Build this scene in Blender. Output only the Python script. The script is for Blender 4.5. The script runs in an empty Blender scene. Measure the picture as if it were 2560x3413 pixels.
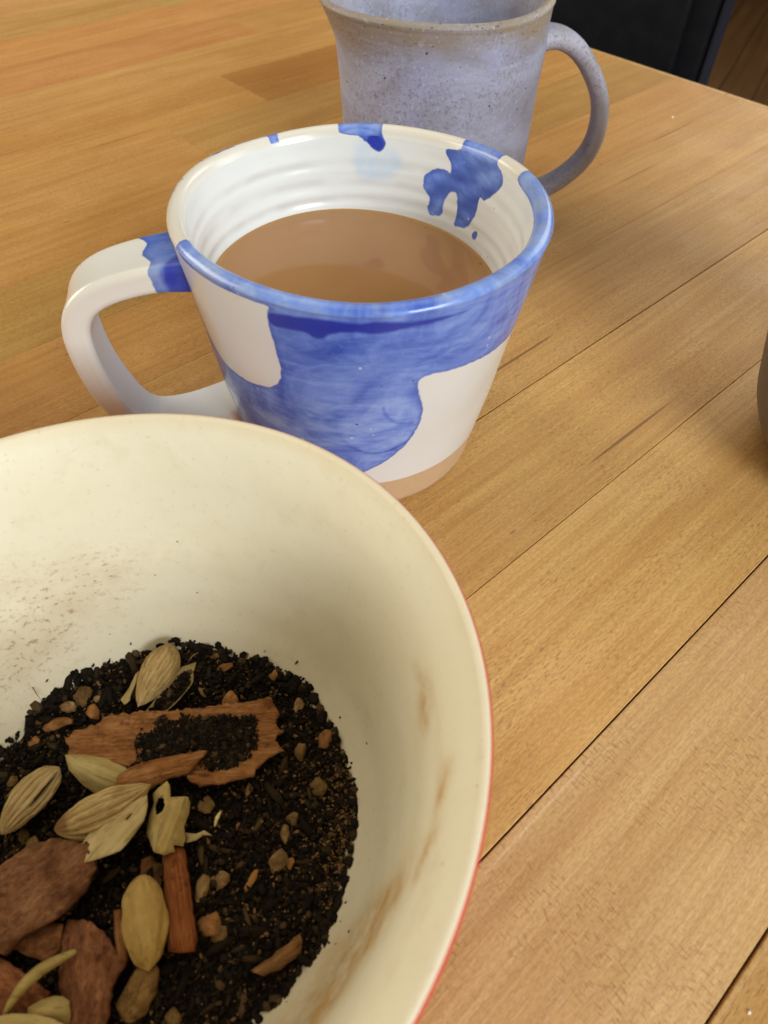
import bpy, bmesh, math, random
import numpy as np
from mathutils import Vector, Matrix, noise
from mathutils.bvhtree import BVHTree
from mathutils.geometry import delaunay_2d_cdt

random.seed(7); rng = np.random.default_rng(11)
scene = bpy.context.scene
C = scene.collection
R = math.radians

# ---------------------------------------------------------------- camera
cam_d = bpy.data.cameras.new("camera"); cam = bpy.data.objects.new("camera", cam_d); C.objects.link(cam)
fw = Vector((0, 0.62629797, -0.77958377)); rt = Vector((0.9999, 0.01102442, 0.00885674)); up = Vector((-0.01414142, 0.77950582, 0.62623534))
cam.matrix_world = Matrix(((rt.x, up.x, -fw.x, 0), (rt.y, up.y, -fw.y, 0), (rt.z, up.z, -fw.z, 0.15293145), (0, 0, 0, 1)))
cam_d.sensor_fit = 'VERTICAL'; cam_d.sensor_height = 36; cam_d.lens = 23.437
cam_d.clip_start = 0.01; cam_d.clip_end = 60
cam_d.dof.use_dof = True; cam_d.dof.focus_distance = 0.185; cam_d.dof.aperture_fstop = 22
scene.camera = cam
# ---------------------------------------------------------------- light
world = bpy.data.worlds.new("World"); scene.world = world; world.use_nodes = True
bg = world.node_tree.nodes["Background"]; bg.inputs[0].default_value = (1.0, 0.82, 0.55, 1); bg.inputs[1].default_value = 0.24
def area(name, az, el, dist, size, power, col, target=(0.0, 0.15, 0.03)):
    d = bpy.data.lights.new(name, 'AREA'); d.shape = 'RECTANGLE'; d.size = size[0]; d.size_y = size[1]
    d.energy = power; d.color = col
    o = bpy.data.objects.new(name, d); C.objects.link(o)
    v = Vector((math.cos(R(az)) * math.cos(R(el)), math.sin(R(az)) * math.cos(R(el)), math.sin(R(el))))
    o.location = Vector(target) + v * dist; o.rotation_euler = (-v).to_track_quat('-Z', 'Y').to_euler()
    return o
area("window_light", -62, 28, 2.1, (0.8, 0.75), 40, (0.925, 0.985, 1.02))
area("window_light", 8, 22, 2.4, (1.3, 0.9), 14, (0.90, 0.96, 1.0))
area("window_light", 50, 22, 2.4, (1.3, 0.9), 11, (0.96, 0.98, 1.0))
area("window_light", 166, 17, 2.1, (1.5, 0.8), 24, (1.0, 0.925, 0.80))
area("ceiling_bounce", 120, 68, 2.0, (1.8, 1.8), 12, (1.0, 0.91, 0.76))
scene.view_settings.view_transform = 'Standard'; scene.view_settings.look = 'None'
scene.view_settings.exposure = 0; scene.view_settings.gamma = 1

# ---------------------------------------------------------------- helpers
def link(name, me, mat=None, parent=None, loc=None, rotz=0.0):
    o = bpy.data.objects.new(name, me); C.objects.link(o)
    if mat is not None:
        if len(me.materials) == 0: me.materials.append(mat)
    if parent is not None: o.parent = parent
    if loc is not None: o.location = loc
    if rotz: o.rotation_euler = (0, 0, rotz)
    return o
def tag(o, label=None, cat=None, group=None, kind=None):
    if label: o['label'] = label
    if cat: o['category'] = cat
    if group: o['group'] = group
    if kind: o['kind'] = kind
    return o
def empty(name, loc, label, cat, group=None):
    o = bpy.data.objects.new(name, None); C.objects.link(o); o.location = loc; o.empty_display_size = .02
    return tag(o, label, cat, group)
def mesh(name, v, f, smooth=True):
    me = bpy.data.meshes.new(name)
    me.from_pydata([tuple(p) for p in v], [], [tuple(q) for q in f]); me.update()
    if smooth: me.polygons.foreach_set('use_smooth', [True] * len(me.polygons))
    return me
def grid_faces(nu, nv, wrap_v=True):
    """rows nu, columns nv (column direction wraps)"""
    i = np.arange(nu - 1)[:, None]; j = np.arange(nv if wrap_v else nv - 1)[None, :]
    a = i * nv + j; b = i * nv + (j + 1) % nv
    return np.stack([a, b, b + nv, a + nv], -1).reshape(-1, 4)
def fast_mesh(name, V, F, smooth=True):
    V = np.asarray(V, np.float32); F = np.asarray(F, np.int32); k = F.shape[1]
    me = bpy.data.meshes.new(name); me.vertices.add(len(V)); me.vertices.foreach_set('co', V.ravel())
    me.loops.add(F.size); me.loops.foreach_set('vertex_index', F.ravel())
    me.polygons.add(len(F)); me.polygons.foreach_set('loop_start', np.arange(len(F)) * k)
    me.polygons.foreach_set('use_smooth', np.full(len(F), smooth)); me.update(calc_edges=True); me.validate()
    return me
def attr(me, name, val):
    a = me.attributes.new(name, 'FLOAT', 'POINT'); a.data.foreach_set('value', np.asarray(val, np.float32))
def attrv(me, name, val):
    a = me.attributes.new(name, 'FLOAT_VECTOR', 'POINT'); a.data.foreach_set('vector', np.asarray(val, np.float32).ravel())
def ico_arrays(sub):
    bm = bmesh.new(); bmesh.ops.create_icosphere(bm, subdivisions=sub, radius=1)
    bm.verts.ensure_lookup_table(); v = np.array([x.co[:] for x in bm.verts]); f = np.array([[y.index for y in x.verts] for x in bm.faces]); bm.free()
    return v, f
def box_bm(bm, x0, x1, y0, y1, z0, z1):
    vs = [bm.verts.new(p) for p in ((x0,y0,z0),(x1,y0,z0),(x1,y1,z0),(x0,y1,z0),(x0,y0,z1),(x1,y0,z1),(x1,y1,z1),(x0,y1,z1))]
    for q in ((3,2,1,0),(4,5,6,7),(0,1,5,4),(1,2,6,5),(2,3,7,6),(3,0,4,7)): bm.faces.new([vs[i] for i in q])
def box_mesh(name, x0, x1, y0, y1, z0, z1, bev=0, seg=2):
    bm = bmesh.new(); box_bm(bm, x0, x1, y0, y1, z0, z1)
    if bev: bmesh.ops.bevel(bm, geom=list(bm.edges), offset=bev, segments=seg, profile=.5, affect='EDGES')
    me = bpy.data.meshes.new(name); bm.to_mesh(me); bm.free(); return me
def sdist(P, poly):
    """signed distance of points to a closed polygon, positive inside"""
    P = np.asarray(P, float); poly = np.asarray(poly, float); d = np.full(len(P), 1e9); ins = np.zeros(len(P), bool)
    for a, b in zip(poly, np.roll(poly, -1, 0)):
        e = b - a; t = np.clip(((P - a) @ e) / (e @ e + 1e-12), 0, 1); q = P - a - t[:, None] * e
        d = np.minimum(d, np.hypot(q[:, 0], q[:, 1]))
        c = ((a[1] > P[:, 1]) != (b[1] > P[:, 1])) & (P[:, 0] < (b[0] - a[0]) * (P[:, 1] - a[1]) / (b[1] - a[1] + 1e-12) + a[0])
        ins ^= c
    return np.where(ins, d, -d)

# ---------------------------------------------------------------- node helper
class NT:
    def __init__(s, name):
        s.m = bpy.data.materials.new(name); s.m.use_nodes = True; s.t = s.m.node_tree; s.n = s.t.nodes
        s.b = s.n["Principled BSDF"]
    def L(s, a, b): s.t.links.new(a, b)
    def _in(s, sock, v):
        if isinstance(v, bpy.types.NodeSocket): s.L(v, sock)
        elif v is not None:
            if hasattr(sock.default_value, '__len__') and len(sock.default_value) == 4 and len(v) == 3: v = (*v, 1)
            sock.default_value = v
    def coord(s, kind='Object'): return s.n.new('ShaderNodeTexCoord').outputs[kind]
    def at(s, name, out='Fac'):
        a = s.n.new('ShaderNodeAttribute'); a.attribute_name = name; return a.outputs[out]
    def info(s, out): return s.n.new('ShaderNodeObjectInfo').outputs[out]
    def math(s, op, a, b=None, c=None, clamp=False):
        m = s.n.new('ShaderNodeMath'); m.operation = op; m.use_clamp = clamp
        s._in(m.inputs[0], a); s._in(m.inputs[1], b); s._in(m.inputs[2], c); return m.outputs[0]
    def vmath(s, op, a, b=None):
        m = s.n.new('ShaderNodeVectorMath'); m.operation = op; s._in(m.inputs[0], a); s._in(m.inputs[1], b); return m.outputs[0]
    def map(s, vec, scale=(1, 1, 1), rot=(0, 0, 0), loc=(0, 0, 0)):
        m = s.n.new('ShaderNodeMapping'); s._in(m.inputs[0], vec); m.inputs['Scale'].default_value = scale; m.inputs['Rotation'].default_value = rot; m.inputs['Location'].default_value = loc
        return m.outputs[0]
    def noise(s, vec, scale, detail=4, rough=.55, dist=0.0):
        m = s.n.new('ShaderNodeTexNoise'); s._in(m.inputs['Vector'], vec); m.inputs['Scale'].default_value = scale
        m.inputs['Detail'].default_value = detail; m.inputs['Roughness'].default_value = rough; m.inputs['Distortion'].default_value = dist
        return m.outputs[0]
    def voro(s, vec, scale, feature='F1', out='Distance', rand=1.0):
        m = s.n.new('ShaderNodeTexVoronoi'); m.feature = feature; s._in(m.inputs['Vector'], vec); m.inputs['Scale'].default_value = scale; m.inputs['Randomness'].default_value = rand
        return m.outputs[out]
    def ramp(s, fac, stops, interp='LINEAR'):
        m = s.n.new('ShaderNodeValToRGB'); s._in(m.inputs[0], fac); e = m.color_ramp.elements; m.color_ramp.interpolation = interp
        while len(e) < len(stops): e.new(.5)
        for x, (p, c) in zip(e, stops):
            x.position = p; x.color = (c, c, c, 1) if not hasattr(c, '__len__') else (*c, 1)
        return m.outputs[0]
    def mix(s, fac, a, b, mode='MIX'):
        m = s.n.new('ShaderNodeMix'); m.data_type = 'RGBA'; m.blend_type = mode
        s._in(m.inputs[0], fac); s._in(m.inputs[6], a); s._in(m.inputs[7], b); return m.outputs[2]
    def step(s, v, lo, hi):
        m = s.n.new('ShaderNodeMapRange'); m.interpolation_type = 'SMOOTHSTEP'; s._in(m.inputs[0], v)
        m.inputs[1].default_value = lo; m.inputs[2].default_value = hi; return m.outputs[0]
    def bump(s, h, strength=.3, dist=.001, nrm=None):
        m = s.n.new('ShaderNodeBump'); s._in(m.inputs['Height'], h); m.inputs['Strength'].default_value = strength; m.inputs['Distance'].default_value = dist
        if nrm is not None: s.L(nrm, m.inputs['Normal'])
        s.L(m.outputs[0], s.b.inputs['Normal']); return m.outputs[0]
    def set(s, col=None, rough=None, spec=None, coat=None, coatr=None, sss=None, sssr=None):
        i = s.b.inputs
        s._in(i['Base Color'], col); s._in(i['Roughness'], rough); s._in(i['Specular IOR Level'], spec)
        s._in(i['Coat Weight'], coat); s._in(i['Coat Roughness'], coatr)
        return s.m
# ---------------------------------------------------------------- outlines of the loose pieces, millimetres in the table plane
BARK_A = [(-68.12, 51.29), (-66.98, 53.13), (-62.06, 54.65), (-59.71, 56.46), (-49.72, 57.02), (-35.96, 58.72), (-24.17, 60.29), (-23.37, 58.69), (-22.7, 57.31), (-23.06, 55.94), (-22.72, 54.7), (-21.3, 53.79), (-22.39, 52.65), (-22.96, 51.53), (-20.89, 49.86), (-22.52, 48.46), (-24.37, 47.46), (-25.95, 45.99), (-26.36, 43.98), (-30.89, 42.61), (-37.12, 41.42), (-40.88, 43.97), (-47.79, 45.01), (-54.85, 45.97), (-61.04, 47.14), (-66.87, 48.23)]
FLAP = [(-54.14, 40.69), (-53.97, 42.64), (-52.52, 44.98), (-47.49, 46.91), (-42.92, 48.17), (-36.75, 48.6), (-37.2, 47.22), (-39.44, 44.49), (-43.51, 42.79), (-48.64, 40.12), (-51.97, 40.08)]
DUST = [(-53.01, 52.59), (-47.84, 54.83), (-37.42, 56.45), (-28.81, 56.58), (-26.64, 53.68), (-27.23, 50.12), (-29.52, 46.65), (-35.42, 44.88), (-37.7, 46.2), (-36.75, 48.6), (-42.92, 48.17), (-47.49, 46.91), (-51.13, 47.71)]
BARK_B = [(-76.46, 21.76), (-72.35, 24.76), (-68.03, 30.24), (-63.5, 31.14), (-55.2, 29.83), (-53.36, 25.79), (-54.74, 21.95), (-58.36, 17.93), (-63.29, 14.61), (-65.89, 11.85), (-71.33, 13.04)]
BARK_C = [(-70.99, 16.53), (-63.66, 17.42), (-58.11, 17.13), (-57.38, 13.2), (-59.79, 11.16), (-65.03, 12.9), (-69.1, 13.77)]
BARK_D = [(-57.76, 17.94), (-54.17, 17.91), (-50.09, 16.13), (-47.57, 13.32), (-44.98, 11.34), (-46.23, 8.28), (-46.07, 4.63), (-45.68, 0.88), (-51.75, 0.82), (-55.87, 8.17), (-57.19, 14.19)]
BARK_E = [(-49.17, 19.37), (-47.84, 19.54), (-45.94, 15.46), (-44.64, 11.62), (-46.36, 11.25), (-47.77, 14.73)]
BARK_F = [(-72.71, 12.32), (-67.54, 11.83), (-63.41, 9.96), (-57.26, 6.97), (-57.07, 5.15), (-59.02, 3.85), (-64.44, 3.47), (-69.54, 4.37)]
STICK = [(-42.23, 29.75), (-38.3, 30.05), (-36.24, 24.59), (-34.52, 19.26), (-33.01, 14.91), (-33.0, 13.07), (-35.02, 12.77), (-37.85, 13.15), (-39.5, 18.45), (-41.0, 24.53)]
CHIP = [(-22.55, 10.37), (-20.02, 11.84), (-17.26, 13.96), (-14.36, 16.13), (-13.77, 15.21), (-14.08, 13.09), (-17.41, 10.7), (-20.18, 9.79)]
HUSK_OPEN = [(-43.57, 70.04), (-43.86, 67.58), (-43.14, 64.79), (-43.53, 62.04), (-45.19, 59.33), (-48.33, 57.03), (-51.2, 56.99), (-52.72, 57.34), (-51.16, 60.0), (-49.66, 63.11), (-48.02, 65.91), (-46.27, 68.36)]
HUSK_BACK = [(-66.63, 47.49), (-62.94, 47.89), (-58.66, 47.43), (-54.14, 45.97), (-52.36, 44.32), (-52.96, 41.35), (-54.63, 40.04), (-58.28, 39.93), (-61.86, 41.88), (-65.02, 44.47)]
HUSK_LEAF = [(-46.07, 38.41), (-45.45, 36.39), (-45.48, 33.64), (-46.78, 30.94), (-48.68, 28.31), (-52.47, 27.12), (-55.44, 26.52), (-56.95, 27.92), (-57.05, 29.35), (-55.73, 32.01), (-53.72, 34.14), (-50.36, 36.32), (-48.04, 37.6)]
HUSK_HOLE = [(-43.71, 42.13), (-42.84, 41.17), (-42.17, 38.78), (-38.72, 38.98), (-38.21, 38.04), (-38.12, 35.87), (-38.68, 33.73), (-38.05, 31.35), (-38.3, 30.18), (-39.89, 30.16), (-39.33, 29.0), (-41.08, 28.26), (-43.07, 28.67), (-44.48, 30.68), (-45.62, 32.14), (-45.89, 35.46), (-45.47, 37.95), (-46.56, 39.83), (-45.35, 41.13)]
HUSK_SCRAP = [(-38.85, 32.98), (-36.57, 32.86), (-35.06, 33.48), (-33.29, 32.6), (-35.25, 32.72), (-36.34, 31.67), (-38.15, 31.06)]
STRIP = [(-53.76, 12.82), (-55.82, 11.42), (-57.83, 9.96), (-59.67, 8.13), (-61.39, 6.07), (-62.46, 4.58), (-63.22, 3.17)]
HUSK_BL = [(-59.31, 4.68), (-57.44, 5.79), (-55.85, 6.33), (-54.15, 6.28), (-52.75, 5.65), (-51.91, 3.93), (-52.03, 1.74), (-59.06, 1.66)]
HUSK_BL2 = [(-66.32, 2.2), (-64.32, 3.16), (-61.39, 3.82), (-57.4, 3.74), (-54.04, 3.15), (-51.85, 2.42), (-51.56, 0.21), (-65.49, 0.05)]
SLIVER_BY_POD = [(-57.51, 59.15), (-58.25, 59.9), (-57.39, 63.0), (-56.79, 66.58), (-56.23, 67.39), (-56.11, 64.59), (-56.63, 61.45), (-56.25, 59.93)]
POD_P1 = ([(-54.05, 58.37), (-49.14, 73.21)], 7.97)
POD_P2 = ([(-67.55, 45.26), (-74.88, 32.09)], 7.0)
POD_P3 = ([(-45.92, 39.66), (-62.74, 30.84)], 9.26)
POD_P5 = ([(-40.11, 9.98), (-45.18, 24.97)], 8.44)
BITS = [(-70.9, 59.5, 4.73, 2.99), (-67.98, 61.83, 4.01, 4.34), (-65.02, 61.32, 1.64, 1.88), (-64.71, 58.09, 3.49, 3.74), (-72.21, 55.55, 6.83, 3.25), (-76.25, 51.39, 2.83, 2.71), (-77.61, 43.12, 3.04, 2.96), (-34.27, 60.36, 4.41, 4.57), (-40.23, 73.19, 2.99, 2.38), (-32.87, 72.94, 2.73, 2.62), (-37.37, 69.79, 3.86, 2.35), (-41.52, 64.22, 2.03, 4.14), (-25.5, 67.76, 2.89, 3.58), (-18.78, 60.92, 2.39, 4.75), (-12.11, 52.71, 3.18, 4.15), (-17.48, 50.03, 2.96, 3.41), (-13.06, 42.61, 4.78, 3.83), (-35.87, 38.75, 3.81, 3.65), (-19.19, 33.46, 2.06, 3.78), (-18.02, 36.5, 2.68, 3.09), (-27.88, 42.22, 1.47, 2.91), (-20.1, 28.45, 4.29, 4.93), (-17.55, 28.16, 1.83, 2.11), (-30.7, 25.28, 3.71, 3.55), (-34.32, 22.89, 2.69, 5.94), (-24.79, 25.35, 1.64, 4.47), (-31.29, 17.61, 5.32, 4.24), (-29.21, 15.9, 3.46, 3.52), (-45.75, 27.24, 3.18, 4.63), (-43.62, 26.14, 2.74, 5.57), (-35.37, 3.6, 3.07, 3.53), (-72.05, 32.43, 2.5, 3.39), (-69.56, 30.78, 2.47, 3.62), (-42.13, 7.38, 6.42, 10.01), (-76.38, 40.0, 3.48, 3.2)]
SPLINTERS = [[(-32.52, 37.32), (-32.87, 36.08), (-33.32, 34.34)], [(-28.37, 35.27), (-28.81, 33.88)], [(-45.3, 69.56), (-43.31, 72.2)], [(-79.25, 63.1), (-75.27, 59.0)]]
CRUMBS = [(160.22, 412.2), (68.57, 5.8)]
# ---------------------------------------------------------------- materials
def wood_mat(name, cross):
    t = NT(name); oc = t.coord(); rnd = t.info('Random')
    off = t.n.new('ShaderNodeCombineXYZ'); t.L(t.math('MULTIPLY', rnd, 37.0), off.inputs[0]); t.L(t.math('MULTIPLY', rnd, 91.0), off.inputs[1])
    v = t.vmath('ADD', oc, off.outputs[0])
    broad = t.noise(t.map(v, (5, 55, 55)), 1, 4, .6, .6)
    fine = t.noise(t.map(v, (26, 1100, 300)), 1, 5, .7, .2); lines = t.noise(t.map(v, (7, 330, 120)), 1, 4, .65, .3)
    blot = t.noise(t.map(v, (30, 60, 60)), 1, 3, .6)
    cloud = t.noise(v, 11, 4, .6)
    tint = t.info('Color')
    base = t.ramp(broad, [(.25, (.50, .278, .085)), (.45, (.585, .350, .116)), (.6, (.635, .40, .142)), (.78, (.68, .45, .175))])
    base = t.mix(t.math('MULTIPLY', t.ramp(fine, [(.3, 1.0), (.62, 0.0)]), .42), base, (.36, .165, .048))
    base = t.mix(t.math('MULTIPLY', t.ramp(lines, [(.34, 1.0), (.56, 0.0)]), .32), base, (.34, .155, .045))
    base = t.mix(t.math('MULTIPLY', t.ramp(blot, [(.5, 0.0), (.75, 1.0)]), .30), base, (.70, .44, .19))
    base = t.mix(t.math('MULTIPLY', t.ramp(cloud, [(.5, 0.0), (.7, 1.0)]), .25), base, (.42, .20, .062))
    # pores and ray flecks
    if cross:
        pv = t.map(v, (1700, 430, 300), (0, 0, R(16)))
    else:
        pv = t.map(v, (420, 2000, 600), (0, 0, R(10)))
    pores = t.noise(pv, 1, 2, .5)
    pat = t.noise(v, 28, 3, .6)
    pm = t.math('MULTIPLY', t.step(pores, .55, .66), t.step(pat, .36, .60))
    base = t.mix(t.math('MULTIPLY', pm, .42 if cross else .45), base, (.17, .075, .025))
    fl = t.step(t.noise(t.map(v, (260, 900, 500)), 1, 2, .5), .62, .8)
    base = t.mix(t.math('MULTIPLY', fl, .28), base, (.80, .58, .32))
    # scattered dark nicks, scratches and pale rubbed spots
    nick = t.voro(t.map(v, (22, 85, 30), (0, 0, R(5))), 1)
    base = t.mix(t.math('MULTIPLY', t.step(nick, .045, .015), .75), base, (.14, .06, .02))
    scr = t.noise(t.map(v, (14, 700, 100), (0, 0, R(-32))), 1, 1, .4)
    base = t.mix(t.math('MULTIPLY', t.step(scr, .70, .78), .22), base, (.80, .60, .36))
    chk = t.noise(t.map(v, (9, 420, 100), (0, 0, R(-3))), 1, 1, .3); base = t.mix(t.math('MULTIPLY', t.step(chk, .755, .775), .7), base, (.12, .05, .018))
    hf = t.noise(t.map(v, (700, 1900, 900)), 1, 2, .6); base = t.mix(t.math('MULTIPLY', t.ramp(hf, [(.38, 1.0), (.6, 0.0)]), .28), base, (.25, .115, .036))
    base = t.mix(1.0, base, tint, 'MULTIPLY')
    rg = t.ramp(t.noise(v, 40, 4), [(.3, .42), (.7, .55)])
    t.set(base, rg, .22)
    h = t.math('ADD', t.math('MULTIPLY', fine, .5), t.math('MULTIPLY', pm, -.8))
    t.bump(h, .22, .0004)
    return t.m
M_wood = wood_mat('maple_board', False); M_woodx = wood_mat('maple_board_flecked', True)

def ceramic_mug_mat():
    t = NT('blue_white_glaze'); oc = t.coord()
    n1 = t.noise(oc, 420, 3, .6); n2 = t.noise(oc, 90, 4, .6)
    sd = t.math('ADD', t.at('sd_blue'), t.math('MULTIPLY_ADD', n1, 1.1, -.55))
    sd = t.math('ADD', sd, t.math('MULTIPLY_ADD', n2, 1.5, -.75)); blue = t.step(sd, -.22, .28)
    sdd = t.math('ADD', t.at('sd_dark'), t.math('MULTIPLY_ADD', n2, 2.2, -1.1))
    dark = t.step(sdd, -.5, .6)
    clay = t.step(t.math('ADD', t.at('sd_clay'), t.math('MULTIPLY_ADD', n1, .3, -.15)), -.1, .1)
    wash = t.at('wash'); crest = t.at('crest')
    # white glaze: slightly creamier where it thins on the rim and edges
    white = t.mix(t.math('MULTIPLY', crest, .62), (.735, .755, .745), (.70, .63, .49))
    white = t.mix(t.math('MULTIPLY', t.math('MULTIPLY', t.at('ring'), t.step(t.noise(oc, 34, 3), .38, .60)), .85), white, (.50, .485, .46))  # grey shading of the throwing grooves painted into the white
    sp = t.voro(oc, 150); white = t.mix(t.math('MULTIPLY', t.step(sp, .05, .02), .7), white, (.25, .17, .10))
    white = t.mix(t.math('MULTIPLY', t.step(t.noise(oc, 60, 4), .5, .8), .10), white, (.72, .66, .58))
    white = t.mix(t.math('MULTIPLY', wash, t.ramp(t.noise(oc, 120, 4, .6, .5), [(.35, .25), (.7, .8)])), white, (.46, .60, .80))
    # blue wash: streaky along the brush, darker where it pools
    ph = t.at('brush', 'Vector')
    st = t.noise(t.map(ph, (3.0, 20, 1)), 1, 5, .62, 1.6); cl = t.noise(oc, 38, 5, .6, 2.4); fi = t.noise(oc, 700, 2)
    f = t.math('ADD', t.math('MULTIPLY', st, .40), t.math('MULTIPLY', cl, .66))
    f = t.math('MULTIPLY_ADD', t.at('swirl'), .14, f)
    bl = t.ramp(f, [(.36, (.045, .10, .50)), (.46, (.095, .185, .62)), (.56, (.16, .275, .73)), (.68, (.27, .41, .82))])
    edge = t.math('MULTIPLY', t.step(sd, 1.8, .2), .5)
    bl = t.mix(edge, bl, (.045, .085, .44))
    bl = t.mix(t.math('MULTIPLY', t.step(fi, .58, .75), .16), bl, (.32, .44, .75))
    bl = t.mix(t.math('MULTIPLY', t.at('pool'), .85), bl, (.028, .075, .40))
    dots = t.voro(t.map(oc, (1, 1, 1), (.4, .3, .9)), 240); bl = t.mix(t.math('MULTIPLY', t.math('MULTIPLY', t.step(dots, .12, .05), t.step(t.noise(oc, 90, 2), .46, .58)), .8), bl, (.62, .70, .84))
    dk = t.voro(t.map(oc, (1, 1, 1), (0, 0, 0), (3, 1, 2)), 120); bl = t.mix(t.step(dk, .045, .02), bl, (.01, .015, .06))
    bl = t.mix(t.math('MULTIPLY', crest, t.math('MULTIPLY', t.step(n2, .38, .68), .55)), bl, (.36, .44, .55))
    bl = t.mix(t.math('MULTIPLY', dark, .92), bl, (.012, .028, .36))
    col = t.mix(blue, white, bl)
    cl2 = t.mix(t.noise(oc, 300, 4), (.53, .345, .20), (.61, .44, .265))
    col = t.mix(clay, col, cl2)
    ro = t.math('ADD', t.math('MULTIPLY', clay, .45), t.math('MULTIPLY_ADD', n2, .20, .12))
    t.set(col, ro, .5)
    h = t.math('ADD', t.math('MULTIPLY', t.noise(oc, 110, 3), .7), t.math('MULTIPLY', blue, .12))
    t.bump(h, .14, .0009)
    return t.m
M_mug = ceramic_mug_mat()

def bowl_mats():
    t = NT('cream_glaze'); oc = t.coord()
    col = t.mix(t.noise(oc, 35, 4), (.74, .67, .485), (.775, .72, .56))
    col = t.mix(t.math('MULTIPLY', t.step(t.noise(oc, 22, 5, .65, .6), .48, .75), .30), col, (.64, .53, .34))
    col = t.mix(t.math('MULTIPLY', t.step(t.noise(oc, 130, 4, .7), .52, .72), .16), col, (.55, .43, .26))
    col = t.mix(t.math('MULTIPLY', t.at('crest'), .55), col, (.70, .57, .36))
    stn = t.at('stain'); sn = t.noise(oc, 260, 5, .7); sb = t.noise(oc, 80, 4, .6)
    f = t.math('MULTIPLY', stn, t.ramp(t.math('MULTIPLY_ADD', sn, .55, t.math('MULTIPLY', sb, .5)), [(.38, .06), (.62, 1.0)]))
    col = t.mix(t.math('MULTIPLY', f, .85, clamp=True), col, (.53, .32, .115))
    dust = t.at('scuff'); dn = t.step(t.noise(t.map(oc, (480, 850, 850), (0, 0, .5)), 1, 4, .75), .53, .68)
    col = t.mix(t.math('MULTIPLY', dust, t.ramp(t.noise(oc, 60, 4, .65), [(.35, .1), (.7, .6)])), col, (.50, .37, .22))
    col = t.mix(t.math('MULTIPLY', t.math('MULTIPLY', dust, dn), .75), col, (.30, .18, .08))
    sp = t.voro(oc, 160); spn = t.step(t.noise(oc, 30, 2), .45, .6)
    col = t.mix(t.math('MULTIPLY', t.step(sp, .055, .02), spn), col, (.20, .14, .09))
    fine = t.step(t.noise(oc, 900, 2, .6), .62, .75)
    col = t.mix(t.math('MULTIPLY', fine, .26), col, (.42, .35, .24))
    t.set(col, t.math('MULTIPLY_ADD', sb, .2, .36), .4)
    t.bump(t.math('ADD', t.noise(oc, 260, 3), t.math('MULTIPLY', t.noise(oc, 45, 3), 1.5)), .10, .0008)
    r = NT('red_glaze'); r.set(r.mix(r.noise(r.coord(), 60, 4), (.52, .055, .030), (.60, .10, .06)), .4, .45)
    return t.m, r.m
M_cream, M_red = bowl_mats()

def grey_mat():
    t = NT('lavender_grey_glaze'); oc = t.coord()
    cl = t.noise(t.map(oc, (1, 1, 1.7)), 30, 6, .66, .6); cl2 = t.noise(t.map(oc, (1, 1, 1), (0, 0, 0), (5, 2, 1)), 45, 4, .6)
    base = t.ramp(cl, [(.34, (.235, .225, .26)), (.48, (.31, .315, .41)), (.62, (.385, .41, .555))])
    base = t.mix(t.math('MULTIPLY', t.step(cl2, .52, .72), .5), base, (.36, .38, .66))
    band = t.at('band')                      # tan iron band just under the lip
    bn = t.math('MULTIPLY', band, t.ramp(t.noise(t.map(oc, (40, 40, 190)), 1, 5, .7, .5), [(.3, .45), (.6, 1.0)]))
    base = t.mix(t.math('MULTIPLY', bn, .95), base, (.30, .235, .15))
    base = t.mix(t.math('MULTIPLY', t.at('thin'), .6), base, (.62, .60, .66))
    g = t.noise(oc, 850, 3, .75); base = t.mix(t.math('MULTIPLY', t.math('MULTIPLY', t.step(g, .50, .66), t.step(t.noise(oc, 34, 3), .36, .62)), .7), base, (.165, .14, .135))
    g2 = t.noise(t.map(oc, (1, 1, 1), (0, 0, 0), (9, 4, 7)), 700, 2, .7); base = t.mix(t.math('MULTIPLY', t.step(g2, .56, .72), .35), base, (.62, .60, .68))
    sp = t.voro(oc, 130); base = t.mix(t.step(sp, .07, .03), base, (.05, .03, .03))
    sp2 = t.voro(t.map(oc, (1, 1, 2.2)), 260); base = t.mix(t.math('MULTIPLY', t.step(sp2, .14, .06), t.math('MULTIPLY_ADD', band, .8, .05)), base, (.04, .03, .03))
    t.set(base, t.math('MULTIPLY_ADD', cl2, .25, .42), .4)
    t.bump(t.math('ADD', g, t.noise(t.map(oc, (40, 40, 420)), 1, 3)), .22, .0006)
    return t.m
M_grey = grey_mat()

def chai_mat():
    t = NT('milky_tea'); oc = t.coord(); n = t.noise(oc, 40, 4)
    col = t.mix(n, (.38, .192, .072), (.42, .222, .09))
    col = t.mix(t.math('MULTIPLY', t.at('crest'), .7), col, (.48, .27, .09))
    t.set(col, .09, .5); t.b.inputs['IOR'].default_value = 1.36
    t.b.inputs['Subsurface Weight'].default_value = .0
    return t.m
M_chai = chai_mat()

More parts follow.
